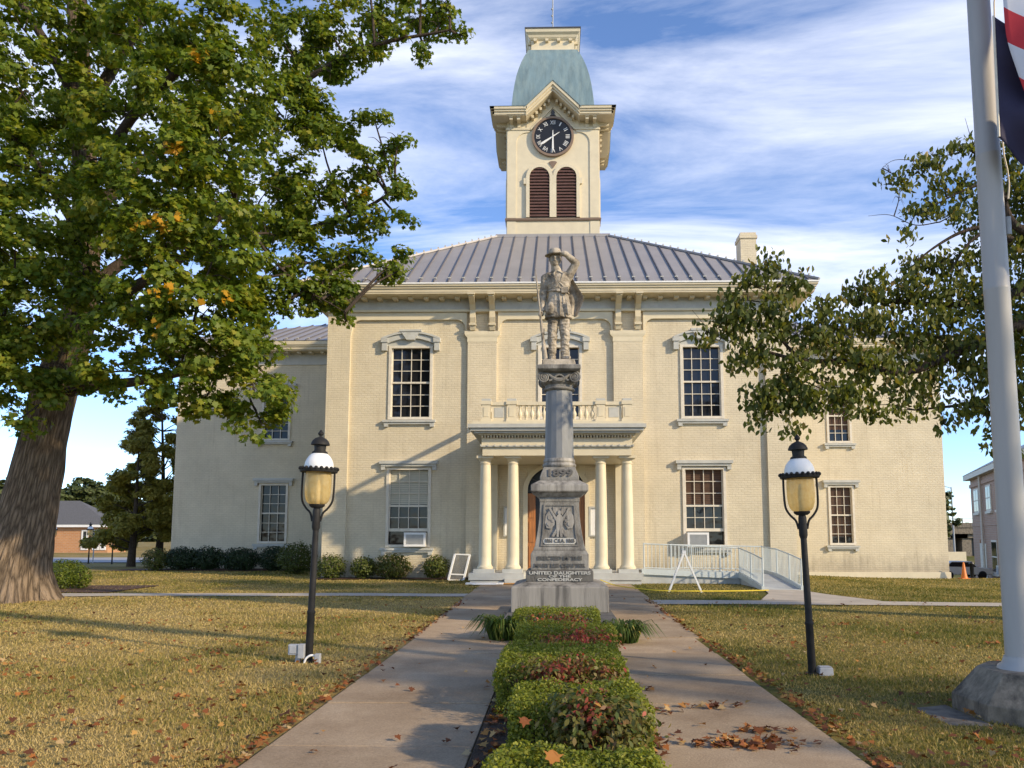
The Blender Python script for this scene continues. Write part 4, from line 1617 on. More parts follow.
def sbuild(mb, name, mat=M_STATUE, smooth=True):
    for v in mb.v:
        v.z *= SZ
        v += SOFF
        v.x += MX
        v.y += MY
    return mb.build(name, mat, statue, smooth=smooth)


hb = MB()
hb.M = Matrix.Translation((-.065, -.035, 2.135)) @ Matrix.Rotation(R(-5), 4, "Y") @ Matrix.Rotation(R(8), 4, "X")
hb.lathe([(.11, -.012), (.18, -.018), (.215, -.006), (.217, .006), (.18, .008), (.135, .014), (.128, .05), (.120, .09), (.095, .118), (.05, .124), (.001, .112)], 0, 0, 28)
for v in hb.v:
    v.y = -.035 + (v.y + .035) * 1.1
sbuild(hb, "hat")
hb = MB()
top, bot = Vector((-.475, -.155, 1.83)), Vector((-.27, -.13, .02))
P = lambda u: top.lerp(bot, u)
hb.tube([P(0), P(.12)], [.004, .012], 8)
hb.tube([P(.12), P(.55)], [.017, .02], 10)
hb.tube([P(.5), P(.62), P(.68), P(.74), P(.8), P(.9), P(1)], [.024, .028, .034, .03, .034, .05, .055], 10)
hb.box(P(.69).x - .02, P(.69).x + .05, P(.69).y - .03, P(.69).y + .03, P(.69).z - .05, P(.69).z + .05)
sbuild(hb, "rifle")
hb = MB()
rows = []
for i in range(11):
    u = i / 10
    a = Vector((.10, .15, 1.72)).lerp(Vector((.27, .13, .98)), u)
    o_ = Vector((.27, .05, 1.73)).lerp(Vector((.34, .16, .96)), u)
    swell = min(1, u / .55) if u < .55 else 1 - .75 * (u - .55) / .45
    o_.x += .23 * swell
    row = []
    for j in range(9):
        q = j / 8
        p = a.lerp(o_, q)
        p.y += .035 * math.sin(q * 9 + u * 3) + .08 * math.sin(math.pi * q) * (1 - u * .4)
        row.append(p)
    rows.append(row)
vs = [p for r in rows for p in r] + [p + Vector((.0, .035, 0)) for r in rows for p in r]
n = 9
o_ = len(rows) * n
fs = []
for i in range(10):
    for j in range(8):
        fs.append((i * n + j, i * n + j + 1, (i + 1) * n + j + 1, (i + 1) * n + j))
        fs.append((o_ + i * n + j, o_ + (i + 1) * n + j, o_ + (i + 1) * n + j + 1, o_ + i * n + j + 1))
    for j in (0, 8):
        k = (i * n + j, (i + 1) * n + j, o_ + (i + 1) * n + j, o_ + i * n + j)
        fs.append(k if j == 0 else k[::-1])
for i in (0, 10):
    for j in range(8):
        k = (i * n + j, o_ + i * n + j, o_ + i * n + j + 1, i * n + j + 1)
        fs.append(k if i == 0 else k[::-1])
hb.add(vs, fs)
sbuild(hb, "cape")
hb = MB()
ring = [(.212 * math.cos(a), .002 + .155 * math.sin(a), 1.385 - .02 * math.cos(a)) for a in [2 * math.pi * i / 24 for i in range(25)]]
hb.tube(ring, .022, 6)
hb.box(.06, .20, -.20, -.13, 1.33, 1.44)
hb.box(-.035, .035, -.19, -.14, 1.36, 1.41)
hb.tube([(-.19, -.08, 1.72), (-.08, -.158, 1.62), (.06, -.165, 1.5), (.17, -.11, 1.40)], .02, 6)
sbuild(hb, "belt")
hb = MB()
for s in (-1, 1):
    hb.tube([(-.04 + s * .015, -.085, 1.80), (s * .10, -.13, 1.72), (s * .06, -.165, 1.60), (s * .015, -.16, 1.45)], [.012, .026, .022, .008], 6)
for z in (1.46, 1.52, 1.58, 1.64):
    hb.sphere((-.05, -.168, z), .014, 4)
hb.tube([(.02, -.15, 1.33), (.035, -.19, 1.1), (.03, -.20, .88)], [.012, .016, .012], 6)
hb.tube([(.12, -.15, 1.33), (.17, -.20, 1.1), (.20, -.19, .88)], [.008, .014, .016], 6)
sbuild(hb, "coat_front")

# ================================================================== LAMP POSTS
m, t, b = base_mat("frosted_amber_globe")
tn = t.nodes
c = ramp(t, nd(t, "ShaderNodeTexNoise", i_Scale=7.0).outputs[0], [(.3, (.82, .62, .27)), (.7, (.92, .76, .42))])
t.links.new(c, b.inputs["Base Color"])
b.inputs["Roughness"].default_value = .22
tr = nd(t, "ShaderNodeBsdfTranslucent")
t.links.new(c, tr.inputs[0])
tp = nd(t, "ShaderNodeBsdfTransparent")
tp.inputs[0].default_value = (.98, .86, .6, 1)
m1 = nd(t, "ShaderNodeMixShader", i_0=.5)
t.links.new(b.outputs[0], m1.inputs[1])
t.links.new(tr.outputs[0], m1.inputs[2])
m2 = nd(t, "ShaderNodeMixShader", i_0=.5)
t.links.new(m1.outputs[0], m2.inputs[1])
t.links.new(tp.outputs[0], m2.inputs[2])
t.links.new(m2.outputs[0], tn["Material Output"].inputs[0])
M_GLOBE = m


def lamp_post():
    root = empty("lamp_post", (0, 0, 0), "", "lamp post", "old style lamp posts on the lawn")
    mb = MB()
    mb.tube([(0, 0, -.15), (0, 0, .03)], .085, 16)
    mb.tube([(0, 0, -.15), (0, 0, .62), (0, 0, .63), (0, 0, .66), (0, 0, .67), (0, 0, 1.8)], [.052, .048, .055, .055, .045, .038], 16)
    mb.tube([(0, 0, 1.72), (0, 0, 1.76), (0, 0, 1.98), (0, 0, 2.03)], [.04, .054, .052, .042], 16)
    mb.build("pole", M_IRON, root, smooth=True)
    for s in (-1, 1):
        mb = MB()
        p = catmull([(s * .215, 0, 2.50), (s * .217, 0, 2.30), (s * .205, 0, 2.12), (s * .15, 0, 2.02), (s * .085, 0, 1.95), (s * .055, 0, 1.84)], 5)
        mb.tube(p, .0145, 8)
        mb.build("yoke_arm", M_IRON, root, smooth=True)
    mb = MB()
    mb.lathe([(.165, 2.50), (.24, 2.495), (.25, 2.51), (.25, 2.535), (.235, 2.545), (.19, 2.55)], 0, 0, 32)
    for i in range(22):
        a = 2 * math.pi * i / 22
        mb.sphere((.243 * math.cos(a), .243 * math.sin(a), 2.545), .026, 4)
    mb.build("scalloped_rim", M_IRON, root, smooth=True)
    mb = MB()
    mb.tube([(0, 0, 2.02), (0, 0, 2.045), (0, 0, 2.07)], [.07, .10, .105], 20)
    mb.build("globe_cup", M_IRON, root, smooth=True)
    mb = MB()
    prof = [(.095, 2.072), (.125, 2.085), (.150, 2.12), (.166, 2.18), (.173, 2.26), (.174, 2.36), (.170, 2.45), (.164, 2.50)]
    mb.lathe(prof, 0, 0, 32)
    gl = mb.build("glass_globe", M_GLOBE, root, smooth=True)
    mb = MB()
    mb.tube([(0, 0, 2.06), (0, 0, 2.33), (0, 0, 2.34), (0, 0, 2.42)], [.035, .035, .028, .02], 12)
    mb.build("lamp_candle", M_OFFW, gl, smooth=True)
    mb = MB()
    mb.lathe([(.188, 2.55), (.192, 2.57), (.186, 2.62), (.168, 2.67), (.135, 2.72), (.10, 2.75), (.085, 2.757)], 0, 0, 32)
    mb.build("lamp_shade", M_WHITE, root, smooth=True)
    mb = MB()
    mb.lathe([(.105, 2.752), (.10, 2.775), (.078, 2.785), (.074, 2.80), (.08, 2.86), (.124, 2.868), (.122, 2.89), (.105, 2.925), (.075, 2.955), (.04, 2.972), (.02, 2.98), (.02, 2.995), (.036, 3.01), (.038, 3.03), (.02, 3.055), (.006, 3.075)], 0, 0, 24)
    mb.build("vent_cap", M_IRON, root, smooth=True)
    return root


lp = lamp_post()
lp["label"] = "black lamp post with amber globe on the lawn in front of the shaded left wing"
p1, p2 = gr(308.5, 662), gr(812.5, 675)
sc1 = 1.0
lp2 = copy_tree(lp)
lp.location = (p1.x, p1.y, 0)
lp.rotation_euler = (0, R(1.4), 0)
lp2.location = (p2.x, p2.y, 0)
lp2.rotation_euler = (0, R(-1.7), 0)
lp2.scale = (.94, .94, .94)
lp2["label"] = "black lamp post with amber globe leaning left near the wheelchair ramp and flagpole"
for k, (px, Y, lab) in enumerate(((52, 57.5, "small far lamp post just beside the big trunk, in front of orange brick building"),
                                  (88.5, 57.0, "small far lamp post in front of the white windows of the orange brick building"),
                                  (112, 56.2, "small far lamp post partly hidden by the cedar tree"))):
    o = copy_tree(lp)
    x = at(px, 560, Y).x
    o.location = (x, Y, gz(x, Y))
    o.rotation_euler = (0, 0, k)
    o.scale = (1, 1, 1)
    o["label"] = lab
# utility boxes at the lamp feet
ub = empty("junction_box", (p1.x - .13, p1.y - .05, 0), "grey weatherproof outlet box on a stake beside the left lamp post", "electrical box")
mb = MB()
x, y = p1.x - .13, p1.y - .05
mb.box(x - .035, x + .035, y + .0, y + .05, -.05, .12)
mb.box(x - .12, x + .01, y - .03, y + .05, .10, .235)
mb.build("housing", M_GALV, ub, bevel=.008)
mb = MB()
mb.box(x + .015, x + .095, y - .05, y + .05, .06, .24)
mb.box(x - .10, x - .01, y - .04, y - .03, .12, .22)
mb.build("cover", M_GALV, ub, bevel=.008)
ub2 = empty("conduit_box", (p1.x + .13, p1.y - .08, 0), "small grey conduit box with bent white pipe right of the left lamp post", "electrical box")
x, y = p1.x + .13, p1.y - .08
mb = MB()
mb.box(x - .02, x + .05, y - .04, y + .04, -.02, .12)
mb.build("box_body", M_GALV, ub2, bevel=.006)
mb = MB()
mb.tube(catmull([(x - .02, y, .09), (x - .07, y - .02, .10), (x - .13, y - .03, .06), (x - .16, y - .03, -.03)], 5), .014, 8)
mb.build("conduit_pipe", M_WHITE, ub2, smooth=True)
ub3 = empty("ground_box", (p2.x + .14, p2.y - .02, 0), "squat grey box at the foot of the right lamp post", "electrical box")
x, y = p2.x + .14, p2.y - .02
mb = MB()
mb.frustum(.085, .07, -.03, .08, .065, .095, x, y)
mb.build("box_body", M_GALV, ub3, bevel=.01)
mb = MB()
mb.box(x - .07, x + .07, y - .055, y + .055, .096, .106)
mb.build("lid", M_GALV, ub3, bevel=.004)

# ================================================================== FLAGPOLE AND FLAGS
FX, FY = 4.37, 7.5
fp = empty("flagpole", (FX, FY, 0), "thick pale grey flagpole on an angular stained concrete base", "flagpole")
mb = MB()
mb.stack([(.71, -.3), (.71, .14), (.50, .405)], FX + .18, FY - .03, 8, rot=math.pi / 8 + .04)
mb.build("base", M_BASE, fp, bevel=.006)
mb = MB()
mb.lathe([(.20, .40), (.19, .43), (.155, .455), (.135, .52)], FX, FY, 28)
mb.build("collar", M_POLE, fp, smooth=True)
mb = MB()
mb.tube([(FX, FY, .36), (FX, FY, 4.05), (FX, FY, 4.06), (FX, FY, 4.085), (FX, FY, 4.09), (FX, FY, 5.45), (FX, FY, 5.455), (FX, FY, 5.47), (FX, FY, 5.475), (FX, FY, 11)],
        [.124, .116, .1185, .1185, .116, .112, .1135, .1135, .111, .09], 32)
mb.build("pole", M_POLE, fp, smooth=True)
mb = MB()
hp = [(FX + .16 + .02 * math.sin(i * 1.3), FY - .02, 5.0 + .15 * i) for i in range(36)]
mb.tube(hp, .008, 6)
mb.build("halyard", M_OFFW, fp)
mb = MB()
mb.tube([(FX + .13, FY - .04, 4.62), (FX + .13, FY - .04, 4.80)], .028, 10)
mb.bar((FX + .09, FY - .03, 4.71), (FX + .13, FY - .04, 4.71), .03)
mb.build("rope_cleat", M_GALV, fp, smooth=True)
mb = MB()
mb.sphere((FX, FY, 11.1), .13, 8)
mb.build("ball_finial", M_GALV, fp, smooth=True)
mb = MB()
mb.box(3.45, 3.82, 7.0, 7.85, -.08, .0)
tag(mb.build("concrete_pad", M_CONC), kind="structure")

M_RED = pm("flag_red", (.52, .035, .045), .8, .1)
M_FWH = pm("flag_white", (.62, .62, .66), .8, .06)
M_NAVY = pm("flag_navy", (.030, .026, .060), .8, .15)


def cloth(name, edge, L, down, rows, cols, colour, mats, seed, parent, thick=True):
    """draped flag: edge = hoist polyline (top to bottom), falls away along 'down'"""
    ed = catmull(edge, 12)
    ln = [0]
    for a, b_ in zip(ed, ed[1:]):
        ln.append(ln[-1] + (b_ - a).length)

    def epos(v):
        s = v * ln[-1]
        for i in range(len(ed) - 1):
            if ln[i + 1] >= s:
                return ed[i].lerp(ed[i + 1], (s - ln[i]) / (ln[i + 1] - ln[i] + 1e-9))
        return ed[-1]
    vs = []
    for i in range(rows + 1):
        v = i / rows
        e = epos(v)
        for j in range(cols + 1):
            u = j / cols
            p = e + Vector(down) * (u * L)
            wv = math.sin(v * 11 + u * 4 + seed) * .07 * min(1, u * 4) + math.sin(v * 5 - u * 7 + seed * 2) * .05 * min(1, u * 3)
            p.y += wv
            p.z -= .25 * u * u * L * .3
            vs.append(p)
    me = bpy.data.meshes.new(name)
    off = parent.location if parent else Vector()
    fs = [(i * (cols + 1) + j, (i + 1) * (cols + 1) + j, (i + 1) * (cols + 1) + j + 1, i * (cols + 1) + j + 1) for i in range(rows) for j in range(cols)]
    me.from_pydata([tuple(p - off) for p in vs], [], fs)
    for mm in mats:
        me.materials.append(mm)
    for k, pl in enumerate(me.polygons):
        i, j = divmod(k, cols)
        pl.material_index = colour((i + .5) / rows, (j + .5) / cols)
        pl.use_smooth = True
    o = bpy.data.objects.new(name, me)
    COL.objects.link(o)
    if parent:
        o.parent = parent
    s = o.modifiers.new("solid", "SOLIDIFY")
    s.thickness = .006
    return o


def stripes(v, u):
    if v < 7 / 13 and u < .4:
        return 2
    return 0 if int(v * 13) % 2 == 0 else 1


e_ = [at(px, py, 7.0) for px, py in ((992, -330), (994, -200), (998, -90), (1003, -5), (1006.5, 36), (1016, 68), (1032, 112))]
us = cloth("national_flag", e_, 1.9, (.60, -.1, -.60), 52, 30, stripes, [M_RED, M_FWH, M_NAVY], 1.0, None)
tag(us, "red and white striped flag hanging limp beside the flagpole top", "flag")
sf = empty("dark_flag", at(993, 16, 7.1), "dark navy flag with pale hoist sleeve hanging right of the flagpole", "flag")
e_ = [at(px, py, 7.1) for px, py in ((993.5, 16), (995, 50), (997, 95), (999, 137))]
cloth("flag_cloth", e_, 1.5, (.62, -.03, -.52), 30, 30, lambda v, u: 0, [M_NAVY], 2.4, sf)
mb = MB()
mb.tube(e_, .012, 8)
mb.build("hoist_sleeve", M_OFFW, sf)

# ================================================================== THINGS ROUND THE PORCH
# ramp with rails
rp = empty("wheelchair_ramp", (5, 27.6, 0), "pale grey concrete wheelchair ramp turning down beside the porch", "ramp")
mb = MB()
mb.add([(2.95, 27.0, -.3), (7.55, 27.0, -.3), (7.55, 28.5, -.3), (2.95, 28.5, -.3), (2.95, 27.0, .46), (7.55, 27.0, .31), (7.55, 28.5, .31), (2.95, 28.5, .46)],
       [(0, 3, 2, 1), (4, 5, 6, 7), (0, 1, 5, 4), (1, 2, 6, 5), (2, 3, 7, 6), (3, 0, 4, 7)])
mb.build("landing_run", M_RAMP, rp)
mb = MB()
zf = gz(7, 24) + .03
mb.add([(6.36, 23.95, -.4), (7.5, 23.95, -.4), (7.5, 26.998, -.4), (6.36, 26.998, -.4), (6.36, 23.95, zf), (7.5, 23.95, zf), (7.5, 26.998, .307), (6.36, 26.998, .307)],
       [(0, 3, 2, 1), (4, 5, 6, 7), (0, 1, 5, 4), (1, 2, 6, 5), (2, 3, 7, 6), (3, 0, 4, 7)])
mb.build("sloping_run", M_RAMP, rp)
mb = MB()
mb.bar((2.97, 26.96, .42), (6.4, 26.96, .27), .08, .2)
mb.bar((6.33, 26.96, .30), (6.33, 23.95, zf + .03), .09, .16)
mb.bar((7.53, 28.4, .33), (7.53, 26.96, .30), .09, .2)
mb.bar((7.53, 26.96, .30), (7.53, 23.95, zf + .03), .09, .16)
mb.build("ramp_kerb", M_RAIL, rp)


def railing(pts, label):
    """rail with top and bottom bars and thin balusters; pts = base points"""
    root = empty("ramp_railing", Vector(pts[0]), label, "railing", "painted pipe railings on the ramp")
    up = Vector((0, 0, 1))
    mb = MB()
    for a, b_ in zip(pts, pts[1:]):
        a, b_ = Vector(a), Vector(b_)
        mb.tube([a + up * .92, b_ + up * .92], .022, 8)
        mb.tube([a + up * .10, b_ + up * .10], .016, 8)
    mb.build("rail", M_RAIL, root)
    mb = MB()
    for a, b_ in zip(pts, pts[1:]):
        a, b_ = Vector(a), Vector(b_)
        n = max(2, int((b_ - a).length / .13))
        for i in range(1, n):
            p = a.lerp(b_, i / n)
            mb.tube([p + up * .10, p + up * .92], .0125, 6, caps=False)
    mb.build("baluster_row", M_RAIL, root)
    for p in pts:
        p = Vector(p)
        mb = MB()
        mb.tube([p, p + up * .95], .024, 8)
        mb.build("post", M_RAIL, root)


railing([(3.05, 26.98, .45), (4.7, 26.98, .38), (6.34, 26.98, .30), (6.34, 25.4, .17), (6.34, 23.98, .02)], "pale railing in front of the ramp turning down toward the walk")
railing([(4.2, 28.45, .40), (6.0, 28.45, .36), (7.52, 28.45, .33), (7.52, 26.6, .27), (7.52, 25.2, .14), (7.52, 23.98, .0)], "pale railing along the outer and wall side of the ramp")

# sawhorse, tape, screen frame, boards, notice cases, air conditioners
sa = empty("sawhorse_barricade", (3.85, 23.0, 0), "white folded A-frame barricade standing on grass before the ramp", "barricade")
for (dx, dy) in ((-.47, -.02), (.50, -.02), (-.405, .40), (.565, .40)):
    mb = MB()
    mb.bar((3.78 + dx, 23 + dy, -.02), (3.78 + .166 * max(dy, 0) + .012 * (1 if dx > 0 else -1), 23 + dy, 1.14), .085, .05)
    mb.build("leg", M_WHITE, sa)
mb = MB()
mb.bar((3.78, 22.95, 1.17), (3.85, 23.43, 1.17), .10, .07)
mb.build("ridge_bar", M_WHITE, sa)

mb = MB()
tp = [at(600, 573, 25.6), Vector((1.9, 25.0, .06)), Vector((2.5, 23.6, .05)), Vector((3.2, 22.7, .05)), Vector((4.4, 22.6, .05)), Vector((5.3, 22.7, .05)), Vector((6.25, 23.0, .05))]
tp[0].z = .2
cp = catmull(tp, 10)
for a, b_ in zip(cp, cp[1:]):
    tw = .02
    mb.add([(a.x, a.y, max(a.z, .045)), (b_.x, b_.y, max(b_.z, .045)), (b_.x, b_.y + .05, max(b_.z, .045) + .022), (a.x, a.y + .05, max(a.z, .045) + .022)], [(0, 1, 2, 3)])
tape = mb.build("caution_tape", M_YELLOW)
tag(tape, "yellow tape lying across the walk and grass below the ramp", "tape")
sm_ = tape.modifiers.new("solid", "SOLIDIFY")
sm_.thickness = .006

sf_ = empty("window_screen", (-3.62, 29.0, 0), "white wooden screen frame leaning against the wall left of the porch", "window screen")
A, B = Vector((-3.98, 28.75, .02)), Vector((-3.42, 28.75, .0))
up = Vector((.16, .55, .93))
mb = MB()
for a, b_ in ((A, A + up), (B, B + up), (A, B), (A + up, B + up), (A + up * .22, B + up * .22)):
    mb.bar(a, b_, .07, .05)
mb.build("frame", M_WHITE, sf_)
mb = MB()
n_ = Vector((0, .02, 0))
mb.quad(A + n_, B + n_, B + up + n_, A + up + n_)
m, t, b = base_mat("insect_screen")
b.inputs["Base Color"].default_value = (.20, .20, .19, 1)
b.inputs["Alpha"].default_value = .4
mesh_ = mb.build("screen_mesh", m, sf_)
sm_ = mesh_.modifiers.new("solid", "SOLIDIFY")
sm_.thickness = .01

mb = MB()
mb.box(-3.0, -1.75, 25.75, 26.05, .04, .09)
mb.box(-2.75, -1.95, 25.55, 25.75, .042, .08)
tag(mb.build("white_board", M_WHITE, bevel=.006), "white boards lying flat on the walk left of the porch steps", "board")
mb = MB()
mb.box(-1.78, -1.35, 25.9, 26.2, .04, .07)
tag(mb.build("doormat", pm("tan_mat", (.42, .22, .07), .9, .2, 8), bevel=.008), "tan mat on the walk at the foot of the porch steps", "mat")

for (x0, x1, lab) in ((-2.04, -1.62, "grey glass notice case on the wall left of the door"), (1.30, 1.72, "grey glass notice case on the wall right of the door")):
    r_ = empty("notice_case", ((x0 + x1) / 2, F0, 1.7), lab, "notice board", "notice cases beside the door")
    mb = MB()
    mb.box(x0, x1, F0 - .10, F0, 1.62, 1.68)
    mb.box(x0, x1, F0 - .10, F0, 2.72, 2.78)
    mb.box(x0, x0 + .06, F0 - .10, F0, 1.68, 2.72)
    mb.box(x1 - .06, x1, F0 - .10, F0, 1.68, 2.72)
    mb.build("case_frame", M_GREY, r_)
    mb = MB()
    mb.box(x0 + .06, x1 - .06, F0 - .04, F0 - .005, 1.68, 2.72)
    mb.build("notice_panel", M_WHITE, r_)


def air_con(x0, x1, z0, z1, y, label):
    r_ = empty("air_conditioner", ((x0 + x1) / 2, y, z0), label, "air conditioner", "window air conditioners")
    mb = MB()
    mb.box(x0, x1, y - .36, y + .13, z0, z1)
    mb.build("housing", M_OFFW, r_, bevel=.012)
    mb = MB()
    w_ = .07
    for a in ((x0 - .01, x1 + .01, z0 - .01, z0 + w_), (x0 - .01, x1 + .01, z1 - w_, z1 + .01), (x0 - .01, x0 + w_, z0 + w_, z1 - w_), (x1 - w_, x1 + .01, z0 + w_, z1 - w_)):
        mb.box(a[0], a[1], y - .385, y - .362, a[2], a[3])
    mb.build("bezel", M_WHITE, r_)
    mb = MB()
    z = z0 + w_
    while z < z1 - w_ - .01:
        mb.box(x0 + w_, x1 - w_, y - .378, y - .363, z, z + .018)
        z += .032
    mb.build("grille", M_GALV, r_)


air_con(-5.86, -5.04, 1.24, 1.76, F0 - .02, "white air conditioner in the window with pale blinds left of the porch")
air_con(5.06, 5.86, 1.22, 1.76, F0 - .02, "white air conditioner in the brown blind window above the ramp")

co = empty("traffic_cone", (19.62, 37.8, gz(19.62, 37.8)), "orange traffic cone by the right corner of the courthouse", "traffic cone")
cx, cy, cz_ = co.location
mb = MB()
mb.box(cx - .2, cx + .2, cy - .2, cy + .2, cz_, cz_ + .04)
mb.build("base", M_ORANGE, co, bevel=.01)
mb = MB()
mb.lathe([(.15, cz_ + .04), (.13, cz_ + .1), (.035, cz_ + .78), (.02, cz_ + .8)], cx, cy, 16)
mb.build("cone_body", M_ORANGE, co, smooth=True)

# ================================================================== NEIGHBOURING BUILDINGS
# low orange brick building on the left
Yb = 93.0
zb = gz(-60, 93)
x1_ = at(108, 540, Yb).x
x0_ = x1_ - 40
bl = empty("brick_building", (x1_ - 20, Yb, zb), "low orange brick building with grey hipped roof across the street", "building")
mb = MB()
mb.box(x0_, x1_, Yb, Yb + 4, zb - .3, zb + 3.15)
mb.build("wall", M_BRICKO, bl)
mb = MB()
mb.box(x0_ - .55, x1_ + .55, Yb - .55, Yb + 4.5, zb + 3.1, zb + 3.42)
mb.build("eave_trim", M_WHITE, bl)
mb = MB()
mb.add([(x0_ - .6, Yb - .6, zb + 3.42), (x1_ + .6, Yb - .6, zb + 3.42), (x1_ + .6, Yb + 4.6, zb + 3.42), (x0_ - .6, Yb + 4.6, zb + 3.42), (x0_ + 7, Yb + 2, zb + 6.4), (x1_ - 5.0, Yb + 2, zb + 6.4)],
       [(0, 1, 5, 4), (1, 2, 5), (2, 3, 4, 5), (3, 0, 4), (0, 3, 2, 1)])
mb.build("roof", M_SHING, bl)
for px in (85, 96.5, 107):
    cx = at(px, 540, Yb).x
    wd = .42 if px < 100 else .36
    if px > 100:
        cx = x1_ - .55
    mb = MB()
    mb.box(cx - wd, cx + wd, Yb - .10, Yb + .01, zb + .35, zb + 2.75)
    wf = mb.build("window", M_WHITE, bl)
    mb = MB()
    mb.box(cx - wd * .45, cx + wd * .45, Yb - .12, Yb - .102, zb + .55, zb + 2.6)
    mb.build("pane", M_GLASS, wf)
sg = empty("street_sign", (at(93, 560, 58).x, 58, gz(-30, 58)), "thin street sign post with small blades beside far lamp post", "street sign")
x = sg.location.x
z = sg.location.z
mb = MB()
mb.tube([(x, 58, z), (x, 58, z + 2.45)], .04, 8)
mb.build("post", M_GALV, sg)
mb = MB()
mb.box(x - .55, x + .45, 57.97, 58.0, z + 2.1, z + 2.28)
mb.box(x - .02, x + .02, 57.6, 58.5, z + 2.3, z + 2.46)
mb.build("sign_blade", M_DARK, sg)

# two-storey brick building on the right, turned to the street
A = Vector((37.6, 70.5, 0))
dirv = Vector((-.335, -.942, 0)).normalized()
br_z = -2.3
rb = empty("brick_house", (A.x, A.y, br_z), "two storey pinkish brick building with hipped metal roof behind the flagpole", "building")
ang = math.atan2(dirv.y, dirv.x)
BM = Matrix.Translation((A.x, A.y, br_z)) @ Matrix.Rotation(ang, 4, "Z")   # local x along the visible wall, local +y = outwards? checked below


def B():
    b = MB()
    b.M = BM
    return b


# with x running towards the viewer the outside (left) face looks along local -y
LW, DW, HW = 26.0, 14.0, 8.9
mb = B()
mb.box(0, LW, 0, DW, -.5, HW)
mb.build("wall", M_BRICKP, rb)
mb = B()
mb.box(-.1, LW + .1, -.06, DW + .1, 4.75, 5.0)
mb.box(-.1, LW + .1, -.10, DW + .1, 8.2, 8.5)
mb.build("brick_band", M_BRICKP, rb)
mb = B()
mb.box(-.5, LW + .5, -.5, DW + .5, HW, HW + .45)
mb.build("eave_trim", M_OFFW, rb)
mb = B()
mb.add([(-.55, -.55, HW + .45), (LW + .55, -.55, HW + .45), (LW + .55, DW + .55, HW + .45), (-.55, DW + .55, HW + .45), (7, DW / 2, HW + 4.6), (LW - 7, DW / 2, HW + 4.6)],
       [(0, 1, 5, 4), (1, 2, 5), (2, 3, 4, 5), (3, 0, 4), (0, 3, 2, 1)])
mb.build("roof", M_ROOF, rb)


def wall_x(px, row_y=540):
    """distance along the wall where the ray of column px meets it"""
    r = ray(px, row_y)
    # A + s d = t r
    det = dirv.x * (-r[1]) - dirv.y * (-r[0])
    s = (A.x * -1 * (-r[1]) - (-A.y) * (-r[0])) / det
    return s


for (pa, pb, z0, z1, kind) in ((977, 982, 5.9, 8.0, "w"), (989.2, 994.4, 5.9, 8.0, "w"), (999.5, 1004, 5.9, 8.0, "w"), (992, 997.5, 1.0, 3.6, "w"), (1003, 1009, 1.0, 3.6, "w"), (980.5, 986.5, .3, 3.3, "d")):
    sa_, sb_ = sorted((wall_x(pa), wall_x(pb)))
    mb = B()
    mb.box(sa_, sb_, -.08, .02, z0, z1)
    wf = mb.build("window" if kind == "w" else "door", M_OFFW, rb)
    if kind == "w":
        mb = B()
        m_ = (sa_ + sb_) / 2
        for a, b_ in ((sa_ + .16, m_ - .04), (m_ + .04, sb_ - .16)):
            for c_, d_ in ((z0 + .15, (z0 + z1) / 2 - .05), ((z0 + z1) / 2 + .05, z1 - .15)):
                mb.box(a, b_, -.10, -.082, c_, d_)
        mb.build("pane", M_GLASS, wf)
        mb = B()
        mb.box(sa_ - .15, sb_ + .15, -.18, .0, z0 - .18, z0 - .002)
        mb.build("sill", M_OFFW, wf)
    else:
        mb = B()
        mb.box(sa_ - .3, sa_ - .02, -.05, .02, z0, z1 + .3)
        mb.build("door_jamb", M_DOOR, wf)
s_ = wall_x(985)
mb = B()
mb.tube([(s_, -.16, .1), (s_, -.16, HW + .1)], .10, 8)
mb.build("downpipe", M_OFFW, rb)
s_ = wall_x(1005)
acr = empty("air_conditioner", BM @ Vector((s_, -.3, 1.1)), "white air conditioner low on the far pinkish brick building", "air conditioner", "window air conditioners")
mb = B()
mb.box(s_ - .5, s_ + .5, -.6, -.1, 1.0, 1.75)
mb.build("housing", M_OFFW, acr)
mb = B()
mb.box(s_ - .38, s_ + .38, -.62, -.602, 1.1, 1.65)
mb.build("grille", M_GALV, acr)

# overpass, light mast, bollard, car and garden wall in the gap
ov = empty("overpass", (75, 150, -3), "weathered concrete overpass on piers far behind the courthouse", "bridge")
mb = MB()
mb.box(60, 130, 150, 158, 2.0, 3.2)
mb.box(60, 130, 149.8, 150, 3.2, 4.1)
mb.build("deck", M_CONC, ov)
for px in (964.5, 948, 990):
    x = at(px, 550, 152).x
    mb = MB()
    mb.box(x - .9, x + .9, 151, 157, -6, 2.0)
    mb.box(x - 3.2, x + 3.2, 150.6, 157.4, 1.2, 2.0)
    mb.build("pier", M_CONC, ov)
mb = MB()
for i in range(24):
    mb.box(60 + i * 3, 60.15 + i * 3, 149.85, 150, 4.1, 5.0)
mb.box(60, 130, 149.86, 149.98, 4.9, 5.0)
mb.build("guard_rail", M_GALV, ov)
x = at(953.5, 530, 149).x
ml = empty("light_mast", (x, 149, -4), "thin grey light mast rising above the overpass", "street lamp")
mb = MB()
mb.tube([(x, 149, -4), (x, 149, 10.9)], [.2, .12], 8)
mb.build("mast", M_GALV, ml)
mb = MB()
mb.tube([(x, 149, 10.7), (x - 1.6, 149, 11.2)], .07, 6)
mb.box(x - 2.2, x - 1.4, 148.85, 149.15, 11.1, 11.3)
mb.build("lamp_arm", M_GALV, ml)
x, y = at(972, 572, 48).x, 48
z = gz(x, y)
bo_ = empty("bollard", (x, y, z), "short black bollard beyond the orange cone", "bollard")
mb = MB()
